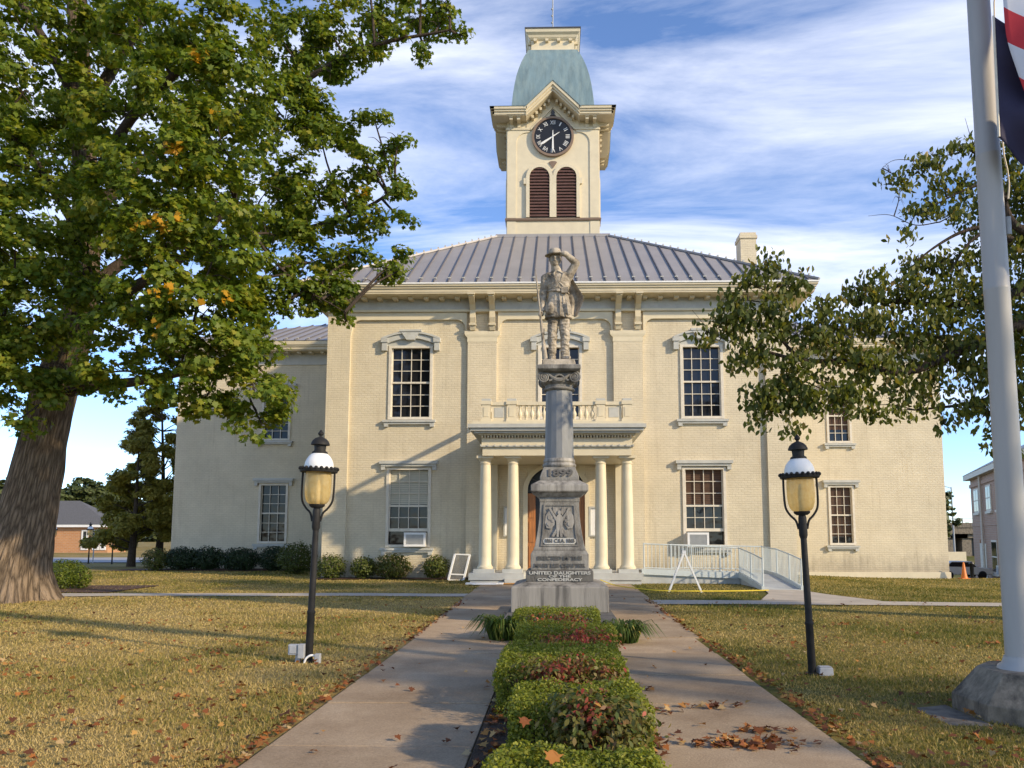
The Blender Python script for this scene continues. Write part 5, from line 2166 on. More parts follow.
mb.lathe([(.2, z - .3), (.2, z + .08), (.11, z + .12), (.11, z + .85), (.15, z + .9), (.12, z + 1.0), (.02, z + 1.04)], x, y, 14)
mb.build("bollard_post", M_BLACK, bo_, smooth=True)
x0_, x1_ = at(940, 550, 90).x, at(966, 550, 90).x
gwx = MB()
gwx.box(x0_ - 3, x1_, 90, 90.3, -3.2, -.2)
gw = gwx.build("garden_wall", M_TRIM)
tag(gw, "cream boundary wall seen in the gap beside the courthouse", "wall")
# parked car
cx_, cy_ = at(960, 566, 63).x, 63.0
cz0 = gz(cx_, cy_)
car = empty("parked_car", (cx_, cy_, cz0), "white parked car glimpsed between the courthouse and brick building", "car")
mb = MB()
side = [(-2.1, .35), (2.1, .35), (2.15, .7), (2.0, .86), (1.0, .95), (.5, 1.40), (-1.1, 1.42), (-1.7, .98), (-2.1, .9)]
mb.M = Matrix.Translation((cx_, cy_, cz0))
mb.prism(side, -.85, .85)
mb.build("body", M_WHITE, car, bevel=.06)
mb = MB()
mb.M = Matrix.Translation((cx_, cy_, cz0))
mb.prism([(.85, .98), (.45, 1.34), (-1.05, 1.36), (-1.5, 1.0)], -.865, .865)
mb.build("side_window", M_GLASS, car)
for sx in (-1.3, 1.3):
    for sy in (-.86, .72):
        mb = MB()
        mb.tube([(cx_ + sx, cy_ + sy, cz0 + .33), (cx_ + sx, cy_ + sy + .16, cz0 + .33)], .33, 18)
        mb.build("wheel", M_BLACK, car)
# ================================================================== TREES
def limb(mb, pts, r0, r1, k=5, n=8):
    p = catmull(pts, k)
    m_ = len(p)
    mb.tube(p, [r0 + (r1 - r0) * (i / (m_ - 1)) ** .8 for i in range(m_)], n)
    return p


def twigs(mb, blobs, nodes, r0, seed, forks=4):
    """a curved branch from the nearest limb node into every leaf mass, then forks"""
    rr = random.Random(seed)
    for c, r in blobs:
        c = Vector(c)
        best = min(nodes, key=lambda q: (q - c).length + .6 * max(0, q.z - c.z))
        mid = best.lerp(c, .5) + Vector((rr.uniform(-.2, .2), rr.uniform(-.2, .2), .12)) * (best - c).length * .4
        p = limb(mb, [best, mid, c], r0, r0 * .4, 4, 6)
        for _ in range(forks):
            d = Vector((rr.gauss(0, 1), rr.gauss(0, 1), rr.gauss(.1, .8))).normalized()
            s = rr.choice(p[len(p) // 2:])
            limb(mb, [s, s + d * r * .5 + Vector((0, 0, .08)), s + d * r * .95], r0 * .35, r0 * .1, 3, 5)


# ---- the great maple on the left
TB = gr(22, 603)
TYY = TB.y + 1.0
big = empty("maple_tree", (at(24, 603, TYY).x, TYY, 0), "huge maple with thick ridged trunk and green leaves turning orange", "tree")
cl = [(8, 612, 1.42), (10, 596, 1.06), (13, 572, .84), (18, 550, .76), (26, 517, .68), (35, 480, .605), (43, 445, .56), (49, 418, .54), (56, 390, .54), (66, 360, .50), (78, 320, .42), (85, 260, .36), (85, 180, .31), (80, 80, .27), (76, -60, .22), (80, -200, .15)]
pts = [at(px, py, TYY) for px, py, _ in cl]
pts[0].z = -.35
path = catmull(pts, 8)
rad = lerp_list([r for _, _, r in cl], 8)
vs, fs = [], []
n = 72
for i, p in enumerate(path):
    flare = max(0, 1 - max(p.z, 0) / 1.5)
    for k in range(n):
        a = 2 * math.pi * k / n
        ridge = .035 * mnoise.noise((math.cos(a) * 7, math.sin(a) * 7, p.z * 1.1)) + .03 * mnoise.noise((math.cos(a) * 15, math.sin(a) * 15, p.z * 1.6 + 7))
        lob = 1 + flare ** 1.6 * (.13 * math.sin(a * 5 + .6) + .08 * math.sin(a * 9 + 2)) + .05 * math.sin(a * 3 + p.z * .5)
        r = rad[i] * lob + ridge * min(1, rad[i] * 1.4)
        vs.append((p.x + r * math.cos(a), p.y + r * math.sin(a), p.z))
for j in range(len(path) - 1):
    for k in range(n):
        k2 = (k + 1) % n
        fs.append((j * n + k, j * n + k2, (j + 1) * n + k2, (j + 1) * n + k))
tr_mb = MB()
tr_mb.add(vs, fs)
trunk = tr_mb.build("trunk", M_BARK, big, smooth=True, sharp=80)
uvl = trunk.data.uv_layers.new(name="bark")
arc = [0.0]
for i in range(1, len(path)):
    arc.append(arc[-1] + math.hypot((path[i] - path[i - 1]).length, rad[i] - rad[i - 1]))
for pl in trunk.data.polygons:
    if len(pl.vertices) == 4:
        ks = [v % n for v in pl.vertices]
        wrap = max(ks) - min(ks) > 2
        for li, v, k in zip(pl.loop_indices, pl.vertices, ks):
            uvl.data[li].uv = ((k + (n if wrap and k < 2 else 0)) / n * 5.2, arc[v // n])

lb = MB()
nodes = [p for p in path if p.z > 5.2]
T_ = TYY
for pl, r0, r1 in (
    ([at(62, 392, T_), at(92, 386, T_ - .6), at(140, 381, T_ - 1.5), at(205, 366, T_ - 2.4), at(262, 345, T_ - 2.6)], .20, .05),
    ([at(78, 330, T_), at(130, 290, T_ - 1.0), at(180, 260, T_ - 1.6), at(235, 200, T_ - 2.2)], .22, .05),
    ([at(85, 290, T_), at(150, 250, T_ + .6), at(260, 240, T_ + 1), at(350, 215, T_ + .6), at(395, 190, T_ + .4)], .20, .03),
    ([at(85, 220, T_), at(160, 150, T_ + .5), at(270, 100, T_ + .6), at(360, 50, T_ + .2), at(450, 30, T_)], .20, .03),
    ([at(235, 200, T_ - .4), at(265, 250, T_ - .6), at(300, 285, T_ - .7), at(345, 312, T_ - .7)], .06, .012),
    ([at(85, 240, T_), at(60, 200, T_ - .8), at(25, 150, T_ - 1.6), at(-20, 110, T_ - 2)], .18, .05),
    ([at(70, 350, T_), at(40, 330, T_ - 1.0), at(5, 330, T_ - 2.0), at(-40, 320, T_ - 2.6)], .16, .05),
    ([at(82, 110, T_), at(50, 50, T_ - .4), at(20, 0, T_ - .8), at(-10, -60, T_ - 1)], .18, .06),
    ([at(80, 120, T_), at(130, 40, T_ - .6), at(170, -40, T_ - 1), at(220, -120, T_ - 1)], .18, .06),
    ([at(84, 200, T_), at(130, 120, T_ - 1.6), at(180, 70, T_ - 3), at(215, 40, T_ - 3.6)], .17, .05),
    ([at(84, 260, T_), at(110, 240, T_ + 2), at(150, 220, T_ + 4), at(200, 200, T_ + 6)], .2, .06),
    ([at(85, 290, T_), at(110, 300, T_ - 1.5), at(160, 320, T_ - 3), at(190, 340, T_ - 3.6)], .15, .05),
):
    nodes += limb(lb, pl, r0, r1, 6, 8)

A_ = lambda px, py, Y, r: (tuple(at(px, py, Y)), r)
bl_near = [A_(px, py, Y, r) for px, py, Y, r in (
    (205, 40, 16.2, 1.15), (225, 85, 16.0, 1.0), (180, 100, 15.8, 1.15), (222, 145, 15.9, 1.05), (165, 165, 15.6, 1.15), (218, 205, 15.8, 1.05),
    (165, 235, 15.6, 1.1), (212, 262, 15.9, 1.0), (150, 292, 15.8, 1.0), (200, 318, 16.0, 1.05), (228, 358, 16.3, .9), (255, 398, 16.6, .8), (180, 372, 16.2, .85),
    (120, 335, 16.4, .8), (110, 372, 16.8, .65), (150, 40, 16.8, 1.1), (120, 120, 16.8, 1.0), (115, 205, 16.6, .9), (262, 425, 16.9, .42), (205, 400, 16.5, .55), (150, 385, 16.5, .5), (232, 320, 16.2, .8))]
bl_near += [A_(px, py, Y, r) for px, py, Y, r in ((85, 35, 18.6, .9), (80, 100, 18.6, .8), (90, 160, 18.4, .8), (88, 235, 18.4, .75), (80, 270, 18.4, .6), (110, 10, 18.2, .9))]
bl_left = [A_(px, py, Y, r) for px, py, Y, r in (
    (25, 90, 18, 1.3), (15, 165, 17.6, 1.3), (55, 215, 17.8, 1.1), (15, 250, 17.4, 1.2), (45, 300, 17.6, 1.0), (5, 320, 17.2, 1.1), (12, 380, 17.3, .85), (30, 365, 17.6, .7), (45, 340, 17.8, .7),
    (60, 150, 18.6, 1.0), (20, 25, 18, 1.3), (95, 290, 17.8, .7), (-40, 100, 17.6, 1.6), (-50, 220, 17.2, 1.6), (-45, 330, 17.2, 1.3), (-30, 395, 17.2, .8), (-60, 10, 17.6, 1.6),
    (70, 375, 18.2, .55), (18, 420, 17.4, .4), (40, 398, 17.6, .45))]
bl_right = [A_(px, py, Y, r) for px, py, Y, r in (
    (285, 45, 20.4, 1.4), (330, 30, 20.6, 1.0), (375, 12, 20.6, .8), (410, 16, 20.5, .6), (440, 24, 20.4, .5), (462, 36, 20.4, .28), (425, 48, 20.4, .35), (385, 40, 20.4, .45), (445, 2, 20.4, .5), (350, 62, 20.5, .45),
    (285, 120, 20.3, 1.3), (320, 135, 20.3, .85), (352, 140, 20.3, .6), (375, 122, 20.2, .45), (398, 140, 20.2, .38), (372, 165, 20.2, .6), (396, 188, 20.2, .5), (406, 222, 20.2, .32),
    (345, 190, 20.4, .75), (300, 205, 20.2, 1.0), (370, 225, 20.3, .6), (398, 258, 20.2, .36), (355, 258, 20.2, .6), (310, 262, 20.1, .85), (380, 275, 20.1, .42), (340, 292, 20, .6), (400, 270, 20.1, .22),
    (285, 298, 19.5, .55), (303, 290, 19.6, .55), (326, 288, 19.7, .5), (312, 305, 19.5, .36), (338, 306, 19.6, .36), (268, 318, 19.2, .45), (250, 345, 18.6, .5), (276, 385, 17.9, .36), (275, 410, 17.6, .34), (262, 282, 19.2, .9), (346, 322, 19.6, .22))]
bl_right += [A_(px, py, Y, r) for px, py, Y, r in ((300, 85, 20.2, .5), (330, 72, 20.2, .42), (365, 52, 20.1, .36), (408, 38, 20.1, .3), (275, 235, 20.0, .55), (305, 232, 20.1, .5), (335, 224, 20.2, .45), (362, 205, 20.1, .36), (318, 100, 20.3, .4), (290, 175, 20.2, .7))]
bl_back = [A_(px, py, Y, r) for px, py, Y, r in (
    (120, 60, 23, 1.7), (200, 120, 23.5, 1.8), (130, 190, 23.5, 1.6), (210, 230, 23.5, 1.7), (60, 120, 23.5, 1.6), (40, 250, 23, 1.4), (260, 200, 23, 1.4), (20, 330, 22.6, 1.1), (230, 300, 22.4, 1.0),
    (150, 300, 22.6, .8), (60, -60, 22, 2.2), (160, -70, 20, 2.2), (260, -50, 20.5, 1.9), (350, -45, 20.5, 1.4), (110, -150, 20, 2.4), (230, -150, 20, 2.2), (-20, -70, 19, 2.2), (320, -130, 20.5, 1.5), (160, -240, 20, 2.0), (420, -40, 20.5, .8))]
blobs = bl_near + bl_left + bl_right + bl_back
twigs(lb, blobs, nodes, .045, 3)
lb.build("limbs", M_BARK2, big, smooth=True, sharp=80)

P1, N1, T1 = blob_points(bl_near, 430, .30, 60, .62)
P2, N2, T2 = blob_points(bl_left, 330, .32, 55, .6)
P3, N3, T3 = blob_points(bl_right, 400, .28, 48, .35)
P4, N4, T4 = blob_points(bl_back, 150, .40, 40, .4)
Pm = np.concatenate([P1, P2, P3, P4])
Nm = np.concatenate([N1, N2, N3, N4])
Tm = .50 + .12 * np.concatenate([T1, T2, T3 - .25, T4]) + rng.normal(size=len(Pm)) * .15
Tm = np.minimum(Tm, .80)
# a few twigs have already turned orange
turn = [at(px, py, Y) for px, py, Y in ((196, 50, 15.0), (158, 226, 14.6), (175, 152, 14.7), (195, 112, 14.9), (210, 108, 14.9), (164, 230, 14.5), (205, 306, 15.0), (160, 290, 14.8), (4, 174, 16.4), (137, 222, 14.7), (88, 242, 16.2), (208, 332, 15.0), (70, 332, 17.0), (50, 18, 17), (275, 12, 19.2), (285, 165, 19.1), (180, 212, 14.7), (230, 300, 15.2), (365, 190, 19.8), (150, 332, 15.2), (100, 355, 16.0), (140, 270, 15), (175, 152, 14.8))]
for q in turn:
    d = np.linalg.norm(Pm - np.array(q), axis=1)
    hit = (d < .17 + .09 * rng.random(len(Pm))) & (rng.random(len(Pm)) < .6)
    Tm[hit] = .86 + .14 * rng.random(hit.sum())
Sz = .09 + .085 * rng.random(len(Pm))
Sz[-len(P4):] *= 1.25
leaf_mesh("crown", Pm, Nm, Sz, Tm, MAPLE, M_MAPLE, big, fold=.25)
print("maple leaves", len(Pm))

# ---- the drooping-leaved tree reaching in from the right
RY = 14.6
RTX = 11.2
rt = empty("oak_tree", (RTX, RY, gz(RTX, RY)), "sparse tree with drooping leaves and bare boughs reaching in behind the flagpole", "tree")
tb_ = MB()
tp_ = limb(tb_, [(RTX, RY, -.4), (RTX + .05, RY, 1.5), (RTX - .2, RY, 3.5), (RTX - .7, RY, 5.2), (RTX - 1.3, RY, 7.2), (RTX - 1.4, RY, 9.5)], .42, .10, 6, 16)
tb_.build("trunk", M_BARK2, rt, smooth=True, sharp=80)
lb = MB()
nodes = [p for p in tp_ if p.z > 3]
for pl, r0, r1 in (
    ([(RTX - .2, RY, 3.6), at(1040, 330, RY), at(975, 345, RY), at(905, 372, RY - .2), at(850, 362, RY - .3), at(800, 360, RY - .4), at(745, 345, RY - .5)], .16, .02),
    ([(RTX - .5, RY, 4.6), at(1055, 285, RY), at(1000, 300, RY + .2), at(940, 305, RY + .3), at(880, 300, RY + .2), at(820, 300, RY)], .13, .02),
    ([(RTX - .9, RY, 5.8), at(1050, 250, RY), at(1012, 222, RY), at(1002, 190, RY + .1), at(992, 165, RY + .1), at(970, 150, RY)], .12, .02),
    ([at(1012, 240, RY), at(985, 228, RY), at(962, 232, RY), at(938, 245, RY), at(915, 262, RY)], .065, .015),
    ([at(1008, 200, RY), at(985, 185, RY), at(960, 192, RY), at(935, 205, RY)], .05, .012),
    ([at(990, 229, RY), at(972, 240, RY), at(958, 258, RY), at(950, 272, RY)], .04, .012),
    ([(RTX - .3, RY, 3.8), at(1060, 380, RY), at(1005, 395, RY), at(960, 405, RY), at(915, 410, RY)], .1, .015),
    ([(RTX - .3, RY, 3.9), (RTX + .6, RY - 1, 5.5), (RTX + 1.4, RY - 2, 7)], .2, .05),
    ([(RTX - .6, RY, 5), (RTX + .2, RY + 1.2, 6.6), (RTX + .6, RY + 2.4, 8.2)], .2, .05),
    ([at(830, 362, RY - .3), at(800, 385, RY - .3), at(770, 400, RY - .3)], .03, .008),
    ([at(800, 360, RY - .4), at(775, 330, RY - .5), at(765, 290, RY - .5), at(770, 255, RY - .5)], .035, .008),
    # bare twigs
    ([at(940, 222, RY), at(915, 225, RY), at(890, 215, RY), at(868, 216, RY)], .014, .003),
    ([at(985, 165, RY), at(972, 140, RY), at(965, 118, RY)], .012, .003),
    ([at(985, 165, RY), at(990, 140, RY), at(988, 112, RY)], .012, .003),
    ([at(960, 152, RY), at(925, 160, RY), at(895, 160, RY), at(880, 170, RY)], .012, .003),
    ([at(745, 345, RY - .5), at(715, 335, RY - .5), at(692, 310, RY - .5)], .012, .003),
):
    nodes += limb(lb, pl, r0, r1, 6, 8)
rb_ = [A_(px, py, Y, r) for px, py, Y, r in (
    (768, 262, 14.0, .30), (752, 285, 14.0, .32), (735, 300, 14.0, .34), (718, 325, 14.0, .32), (745, 325, 14.0, .42), (772, 315, 14.1, .42), (800, 330, 14.1, .46), (790, 285, 14.1, .34), (704, 335, 14.0, .18),
    (760, 350, 14.0, .42), (742, 365, 14.0, .26), (785, 370, 14.0, .46), (758, 405, 14.0, .34), (775, 392, 14.0, .36), (800, 398, 14.0, .42), (790, 425, 14.0, .20), (760, 420, 14.0, .2),
    (830, 345, 14.1, .5), (825, 315, 14.2, .38), (852, 328, 14.3, .46), (862, 365, 14.2, .5), (838, 388, 14.1, .44), (880, 320, 14.5, .46), (872, 285, 14.7, .38), (900, 300, 14.8, .5), (862, 300, 14.6, .3),
    (905, 345, 14.5, .5), (895, 385, 14.4, .44), (930, 330, 14.6, .5), (935, 375, 14.5, .42), (928, 290, 14.8, .46), (955, 300, 14.8, .5), (960, 340, 14.6, .5), (970, 375, 14.6, .44), (985, 300, 14.8, .52), (990, 345, 14.7, .5), (1005, 380, 14.7, .46),
    (960, 410, 14.5, .32), (990, 415, 14.6, .36), (1005, 430, 14.6, .26), (925, 405, 14.5, .3), (945, 425, 14.5, .16), (845, 405, 14.1, .26), (870, 405, 14.2, .26), (815, 410, 14.0, .26), (895, 412, 14.3, .2),
    (940, 262, 14.8, .32), (970, 268, 14.8, .36), (995, 262, 14.8, .36), (915, 262, 14.7, .24), (1010, 290, 14.8, .4),
    (900, 190, 14.6, .16), (918, 172, 14.6, .26), (935, 158, 14.6, .24), (958, 150, 14.6, .24), (898, 178, 14.6, .2), (940, 182, 14.6, .26), (930, 205, 14.6, .26), (915, 215, 14.6, .2), (965, 178, 14.6, .26), (985, 148, 14.7, .28), (1008, 165, 14.7, .3), (1015, 190, 14.7, .3), (985, 205, 14.7, .22), (955, 215, 14.6, .22), (905, 235, 14.6, .16), (1000, 130, 14.7, .2), (1015, 145, 14.8, .25),
    (1000, 448, 14.6, .2), (1012, 410, 14.6, .4), (1018, 330, 14.8, .5), (1018, 240, 14.8, .4),
    (1050, 180, 15, .8), (1070, 260, 15, .9), (1060, 340, 15, .8), (1050, 410, 15, .6), (1110, 120, 15, 1.0), (1130, 220, 15, 1.1), (1140, 330, 15, 1.0), (1120, 410, 15, .8), (1200, 150, 15, 1.2), (1220, 280, 15, 1.2), (1210, 380, 15, 1.0), (1150, 30, 15, 1.1), (1080, 60, 15, .8))]
rb_ += [((RTX + a, RY + b2, z), r) for a, b2, z, r in ((1.2, -2, 7, 1.3), (.2, -2.4, 5.4, 1.1), (.6, 2.6, 8, 1.3), (1.8, 1.6, 5.6, 1.2), (-.8, 2.2, 6.2, 1.1), (-.6, 0, 10, 1.2), (-1.6, 1.5, 8.6, 1.1), (2.6, -.4, 4.8, 1.1))]
twigs(lb, [b for b in rb_ if b[1] < .62], nodes, .014, 5, 9)
twigs(lb, [b for b in rb_ if b[1] >= .62], nodes, .03, 6)
lb.build("limbs", M_BARK2, rt, smooth=True, sharp=80)
P1, N1, T1 = blob_points(rb_, 460, .26, 18, .2, 1.0)
sel = rng.random(len(P1)) < np.where(np.abs(P1[:, 0] - 9.5) < 4, 1.0, 1.0)
P1, N1, T1 = P1[sel], N1[sel], T1[sel]
ax_ = np.tile(np.array([0, 0, -1.0]), (len(P1), 1)) + rng.normal(size=(len(P1), 3)) * .5
N1 = rng.normal(size=(len(P1), 3)) * np.array([1, 1, .45])
leaf_mesh("crown", P1, N1, .095 + .07 * rng.random(len(P1)), .50 + .18 * T1 + rng.normal(size=len(P1)) * .18, OVAL, M_OAK, rt, axis=ax_, fold=.35)
print("oak leaves", len(P1))


# ---- unseen tree right of the view, added to dapple the right lawn and walk
SX, SY = 17.0, -.5
sht = empty("added_shade_tree", (SX, SY, 0), "unseen open crowned tree added right of the flagpole to dapple the lawn", "tree")
tb_ = MB()
tp_ = limb(tb_, [(SX, SY, -.3), (SX + .1, SY, 2.5), (SX - .1, SY, 5), (SX, SY, 9)], .36, .08, 6, 14)
tb_.build("trunk", M_BARK2, sht, smooth=True, sharp=80)
rr = random.Random(77)
sb_ = []
for i in range(30):
    a, u = rr.random() * 6.28, rr.random()
    q = 4.6 * math.sin(math.pi * (.15 + .75 * u)) * rr.uniform(.35, 1)
    sb_.append(((SX + q * math.cos(a), SY + q * math.sin(a), 3.6 + 6.6 * u), rr.uniform(.55, 1.0)))
lb = MB()
twigs(lb, sb_, [p for p in tp_ if p.z > 2.6], .05, 8)
lb.build("limbs", M_BARK2, sht, smooth=True, sharp=80)
P, N, T = blob_points(sb_, 55, .3, 24, .3)
leaf_mesh("crown", P, N, .13 + .06 * rng.random(len(P)), .5 + .1 * T + rng.normal(size=len(P)) * .12, MAPLE, M_MAPLE, sht, fold=.25)


# ---- cedars beside the left wing
def cedar(x, y, h, r, label, seed, lean=0.0, open_=False):
    z0 = gz(x, y)
    root = empty("cedar_tree", (x, y, z0), label, "tree", "cedars beside the left wing")
    rr = random.Random(seed)
    mb = MB()
    tp = limb(mb, [(x, y, z0 - .2), (x + .1, y, z0 + h * .4), (x + lean, y, z0 + h * .97)], .26, .03, 8, 10)
    bl = []
    k = int(h * 5.5)
    for i in range(k):
        u = .2 + .8 * (i + rr.random()) / k
        a = rr.random() * 6.28
        rad_ = r * (1 - u) ** .62 * rr.uniform(.55, 1.05) + .15
        c = Vector((x + lean * u + rad_ * math.cos(a), y + rad_ * math.sin(a), z0 + h * u - .1 * rad_))
        s = tp[min(len(tp) - 1, int(u * len(tp)))]
        limb(mb, [s, s.lerp(c, .6) + Vector((0, 0, .1)), c], .04, .01, 3, 5)
        bl.append((tuple(c), rr.uniform(.38, .68) * (1.05 - .45 * u)))
    mb.build("trunk", M_BARK2, root, smooth=True, sharp=80)
    P, N, T = blob_points(bl, 2000 if not open_ else 1100, .26, 30, .2, .75)
    leaf_mesh("crown", P, N, .18 + .14 * rng.random(len(P)), .84 + .2 * T + rng.normal(size=len(P)) * .16, SPRAY, M_CEDAR, root)


cedar(at(158, 560, 45).x, 45, 10.6, 3.0, "tall feathery cedar standing against the left corner of the courthouse", 4, -.3, True)
cedar(at(131, 560, 43).x, 43, 7.2, 2.6, "lower dense yellow green cedar in front of the tall cedar", 9, .1)


def far_tree(x, y, h, w_, label, seed, mat=None, n=26):
    z0 = gz(x, y)
    root = empty("broadleaf_tree", (x, y, z0), label, "tree", "trees far beyond the street")
    rr = random.Random(seed)
    mb = MB()
    limb(mb, [(x, y, z0 - .3), (x + .2, y, z0 + h * .4), (x, y, z0 + h * .85)], .4, .08, 5, 8)
    bl = []
    for i in range(n):
        a, u = rr.random() * 6.28, rr.random()
        r_ = w_ * math.sin(math.pi * (.12 + .8 * u)) * rr.uniform(.4, 1)
        c = (x + r_ * math.cos(a), y + r_ * math.sin(a), z0 + h * (.30 + .62 * u))
        bl.append((c, rr.uniform(.12, .22) * h))
        limb(mb, [(x, y, z0 + h * (.2 + .4 * u)), c], .12, .03, 2, 5)
    mb.build("trunk", M_BARK2, root, smooth=True, sharp=80)
    P, N, T = blob_points(bl, 40, .6, 20, .35)
    leaf_mesh("crown", P, N, .5 + .35 * rng.random(len(P)), .4 + .2 * T + rng.normal(size=len(P)) * .15, ROUND, M_FAR, root)


far_tree(at(85, 540, 122).x, 122, 11.0, 5.2, "broad green tree rising behind the orange brick building", 21)
far_tree(at(58, 540, 126).x, 126, 9.5, 4.2, "smaller pale tree behind the orange brick roof nearest the big trunk", 22)
far_tree(at(128, 540, 135).x, 135, 8.5, 5.0, "low tree beyond the street behind the cedars", 23)
far_tree(at(5, 540, 130).x, 130, 11.0, 5.0, "tree behind the left end of the grey hipped roof", 26)
far_tree(at(933, 540, 130).x, 130, 12.5, 2.2, "tree peeping out beside the right corner of the courthouse", 24)
# distant belt of woods closing the horizon
P_, N_, T_b = [], [], []
bl = []
rr = random.Random(31)
for i in range(240):
    a = rr.uniform(-1.25, 1.25)
    d = rr.uniform(230, 290)
    x, y = d * math.tan(a) if abs(a) < .9 else d * math.tan(.9) * (a / .9), d
    bl.append(((x, y, gz(x, y) + rr.uniform(1, 4.5)), rr.uniform(3, 5)))
P, N, T = blob_points(bl, 3, 1.6, 14, .4)
wood = leaf_mesh("distant_woods", P, N, 1.6 + 1.2 * rng.random(len(P)), .4 + .2 * T + rng.normal(size=len(P)) * .12, ROUND, M_FAR, None)
tag(wood, "distant belt of woods along the horizon", "trees", None, "stuff")


# ================================================================== SHRUBS
def shrub(name, x, y, w_, h, mat, label, cat, group, seed, dens=420, size=.07, core=True, shape=ROUND, zoff=0.0, tone=.42, tidy=.85, depth=None):
    z0 = gz(x, y) + zoff
    root = empty(name, (x, y, z0), label, cat, group)
    r2 = np.random.default_rng(seed)
    mb = MB()
    for i in range(9):
        a = r2.random() * 6.28
        d = r2.random() * .8
        mb.tube([(x + .06 * math.cos(a), y + .06 * math.sin(a), z0 - .05), (x + w_ * .25 * d * math.cos(a), y + w_ * .25 * d * math.sin(a), z0 + h * .4), (x + w_ * .42 * d * math.cos(a), y + w_ * .42 * d * math.sin(a), z0 + h * .8)], [.02, .014, .006], 5)
    mb.build("stem", M_BARK2, root)
    area = 2.6 * w_ * h + w_ * w_
    n = int(dens * area)
    d = r2.normal(size=(n, 3))
    d /= np.linalg.norm(d, axis=1, keepdims=True)
    lump = np.array([1 + .16 * mnoise.noise((q[0] * 2.2 + seed, q[1] * 2.2, q[2] * 2.2)) + .10 * mnoise.noise((q[0] * 5 + seed, q[1] * 5, q[2] * 5)) for q in d])
    rad_ = lump * (tidy + (1 - tidy) * r2.random(n) ** .5 * 1.4) * (1 - .42 * (r2.random(n) ** 2.2))
    dp = depth or w_
    p = np.stack([x + d[:, 0] * rad_ * w_ / 2, y + d[:, 1] * rad_ * dp / 2, z0 + h * .5 + d[:, 2] * rad_ * h / 2], 1)
    p[:, 2] = np.maximum(p[:, 2], z0 + .02)
    nn = d + np.array([0, 0, .35]) + r2.normal(size=(n, 3)) * .5
    leaf_mesh("foliage", p, nn, size * (.7 + .6 * r2.random(n)), tone + .9 * (lump - 1) + r2.normal(size=n) * .16, shape, mat, root)
    return root


SG = "shrubs along the courthouse wall"
for i, (px, base, Y, w_px, top, mat, lab, tn) in enumerate((
    (156, 571, 36.6, 26, 548, M_AZAL, "reddish yew bush at the far left end of the wall", .6),
    (182, 571, 36.8, 34, 547, M_YEW, "dark spreading bush next to the reddish yew", .4),
    (207, 571, 36.8, 32, 547, M_YEW, "dark spreading bush left of the isolated round dark bush", .4),
    (240, 571, 36.6, 38, 548, M_YEW, "round dark bush standing alone beneath the blank shaded wall", .4),
    (274, 571, 36.4, 30, 546, M_YEW, "dark bush below the lower left wing window", .35),
    (297, 575, 33.0, 36, 543, M_AZAL, "tall olive bush left of the lamp post by the wing corner", .35),
    (331, 576, 29.6, 27, 554, M_AZAL, "olive bush just right of the lamp post pole", .4),
    (364, 576, 29.65, 24, 556, M_AZAL, "small bright bush by the corner pier", .4),
    (393, 577, 29.65, 33, 554, M_AZAL, "rusty green bush under the window with the air conditioner", .62),
    (436, 577, 29.65, 25, 555, M_AZAL, "small olive bush nearest the leaning screen frame", .45))):
    c = at(px, 560, Y)
    h = at(px, top, Y).z - gz(c.x, Y)
    shrub("shrub", c.x, Y, w_px * Y / 770 * 1.08, h, mat, lab, "shrub", SG, 50 + i, 420, .085 if mat is M_YEW else .075, tone=tn, tidy=.72, depth=1.2)
for i, (px, Y, w_px, top, bot, lab) in enumerate((
    (61, 23.6, 24, 568, 592, "clipped round boxwood nearest the big trunk"), (80, 23.9, 22, 567, 590, "clipped round boxwood furthest right of the four"),
    (62, 25.0, 26, 559, 580, "clipped boxwood behind and left in the group of four"), (73, 25.3, 22, 560, 580, "clipped boxwood behind, peeping over the two front ones"))):
    c = at(px, 580, Y)
    h = at(px, top, Y).z
    shrub("boxwood_ball", c.x, Y, w_px * Y / 770, h, M_BOX, lab, "boxwood", "clipped round boxwoods by the big tree", 80 + i, 900, .05, tone=.22, tidy=.93)


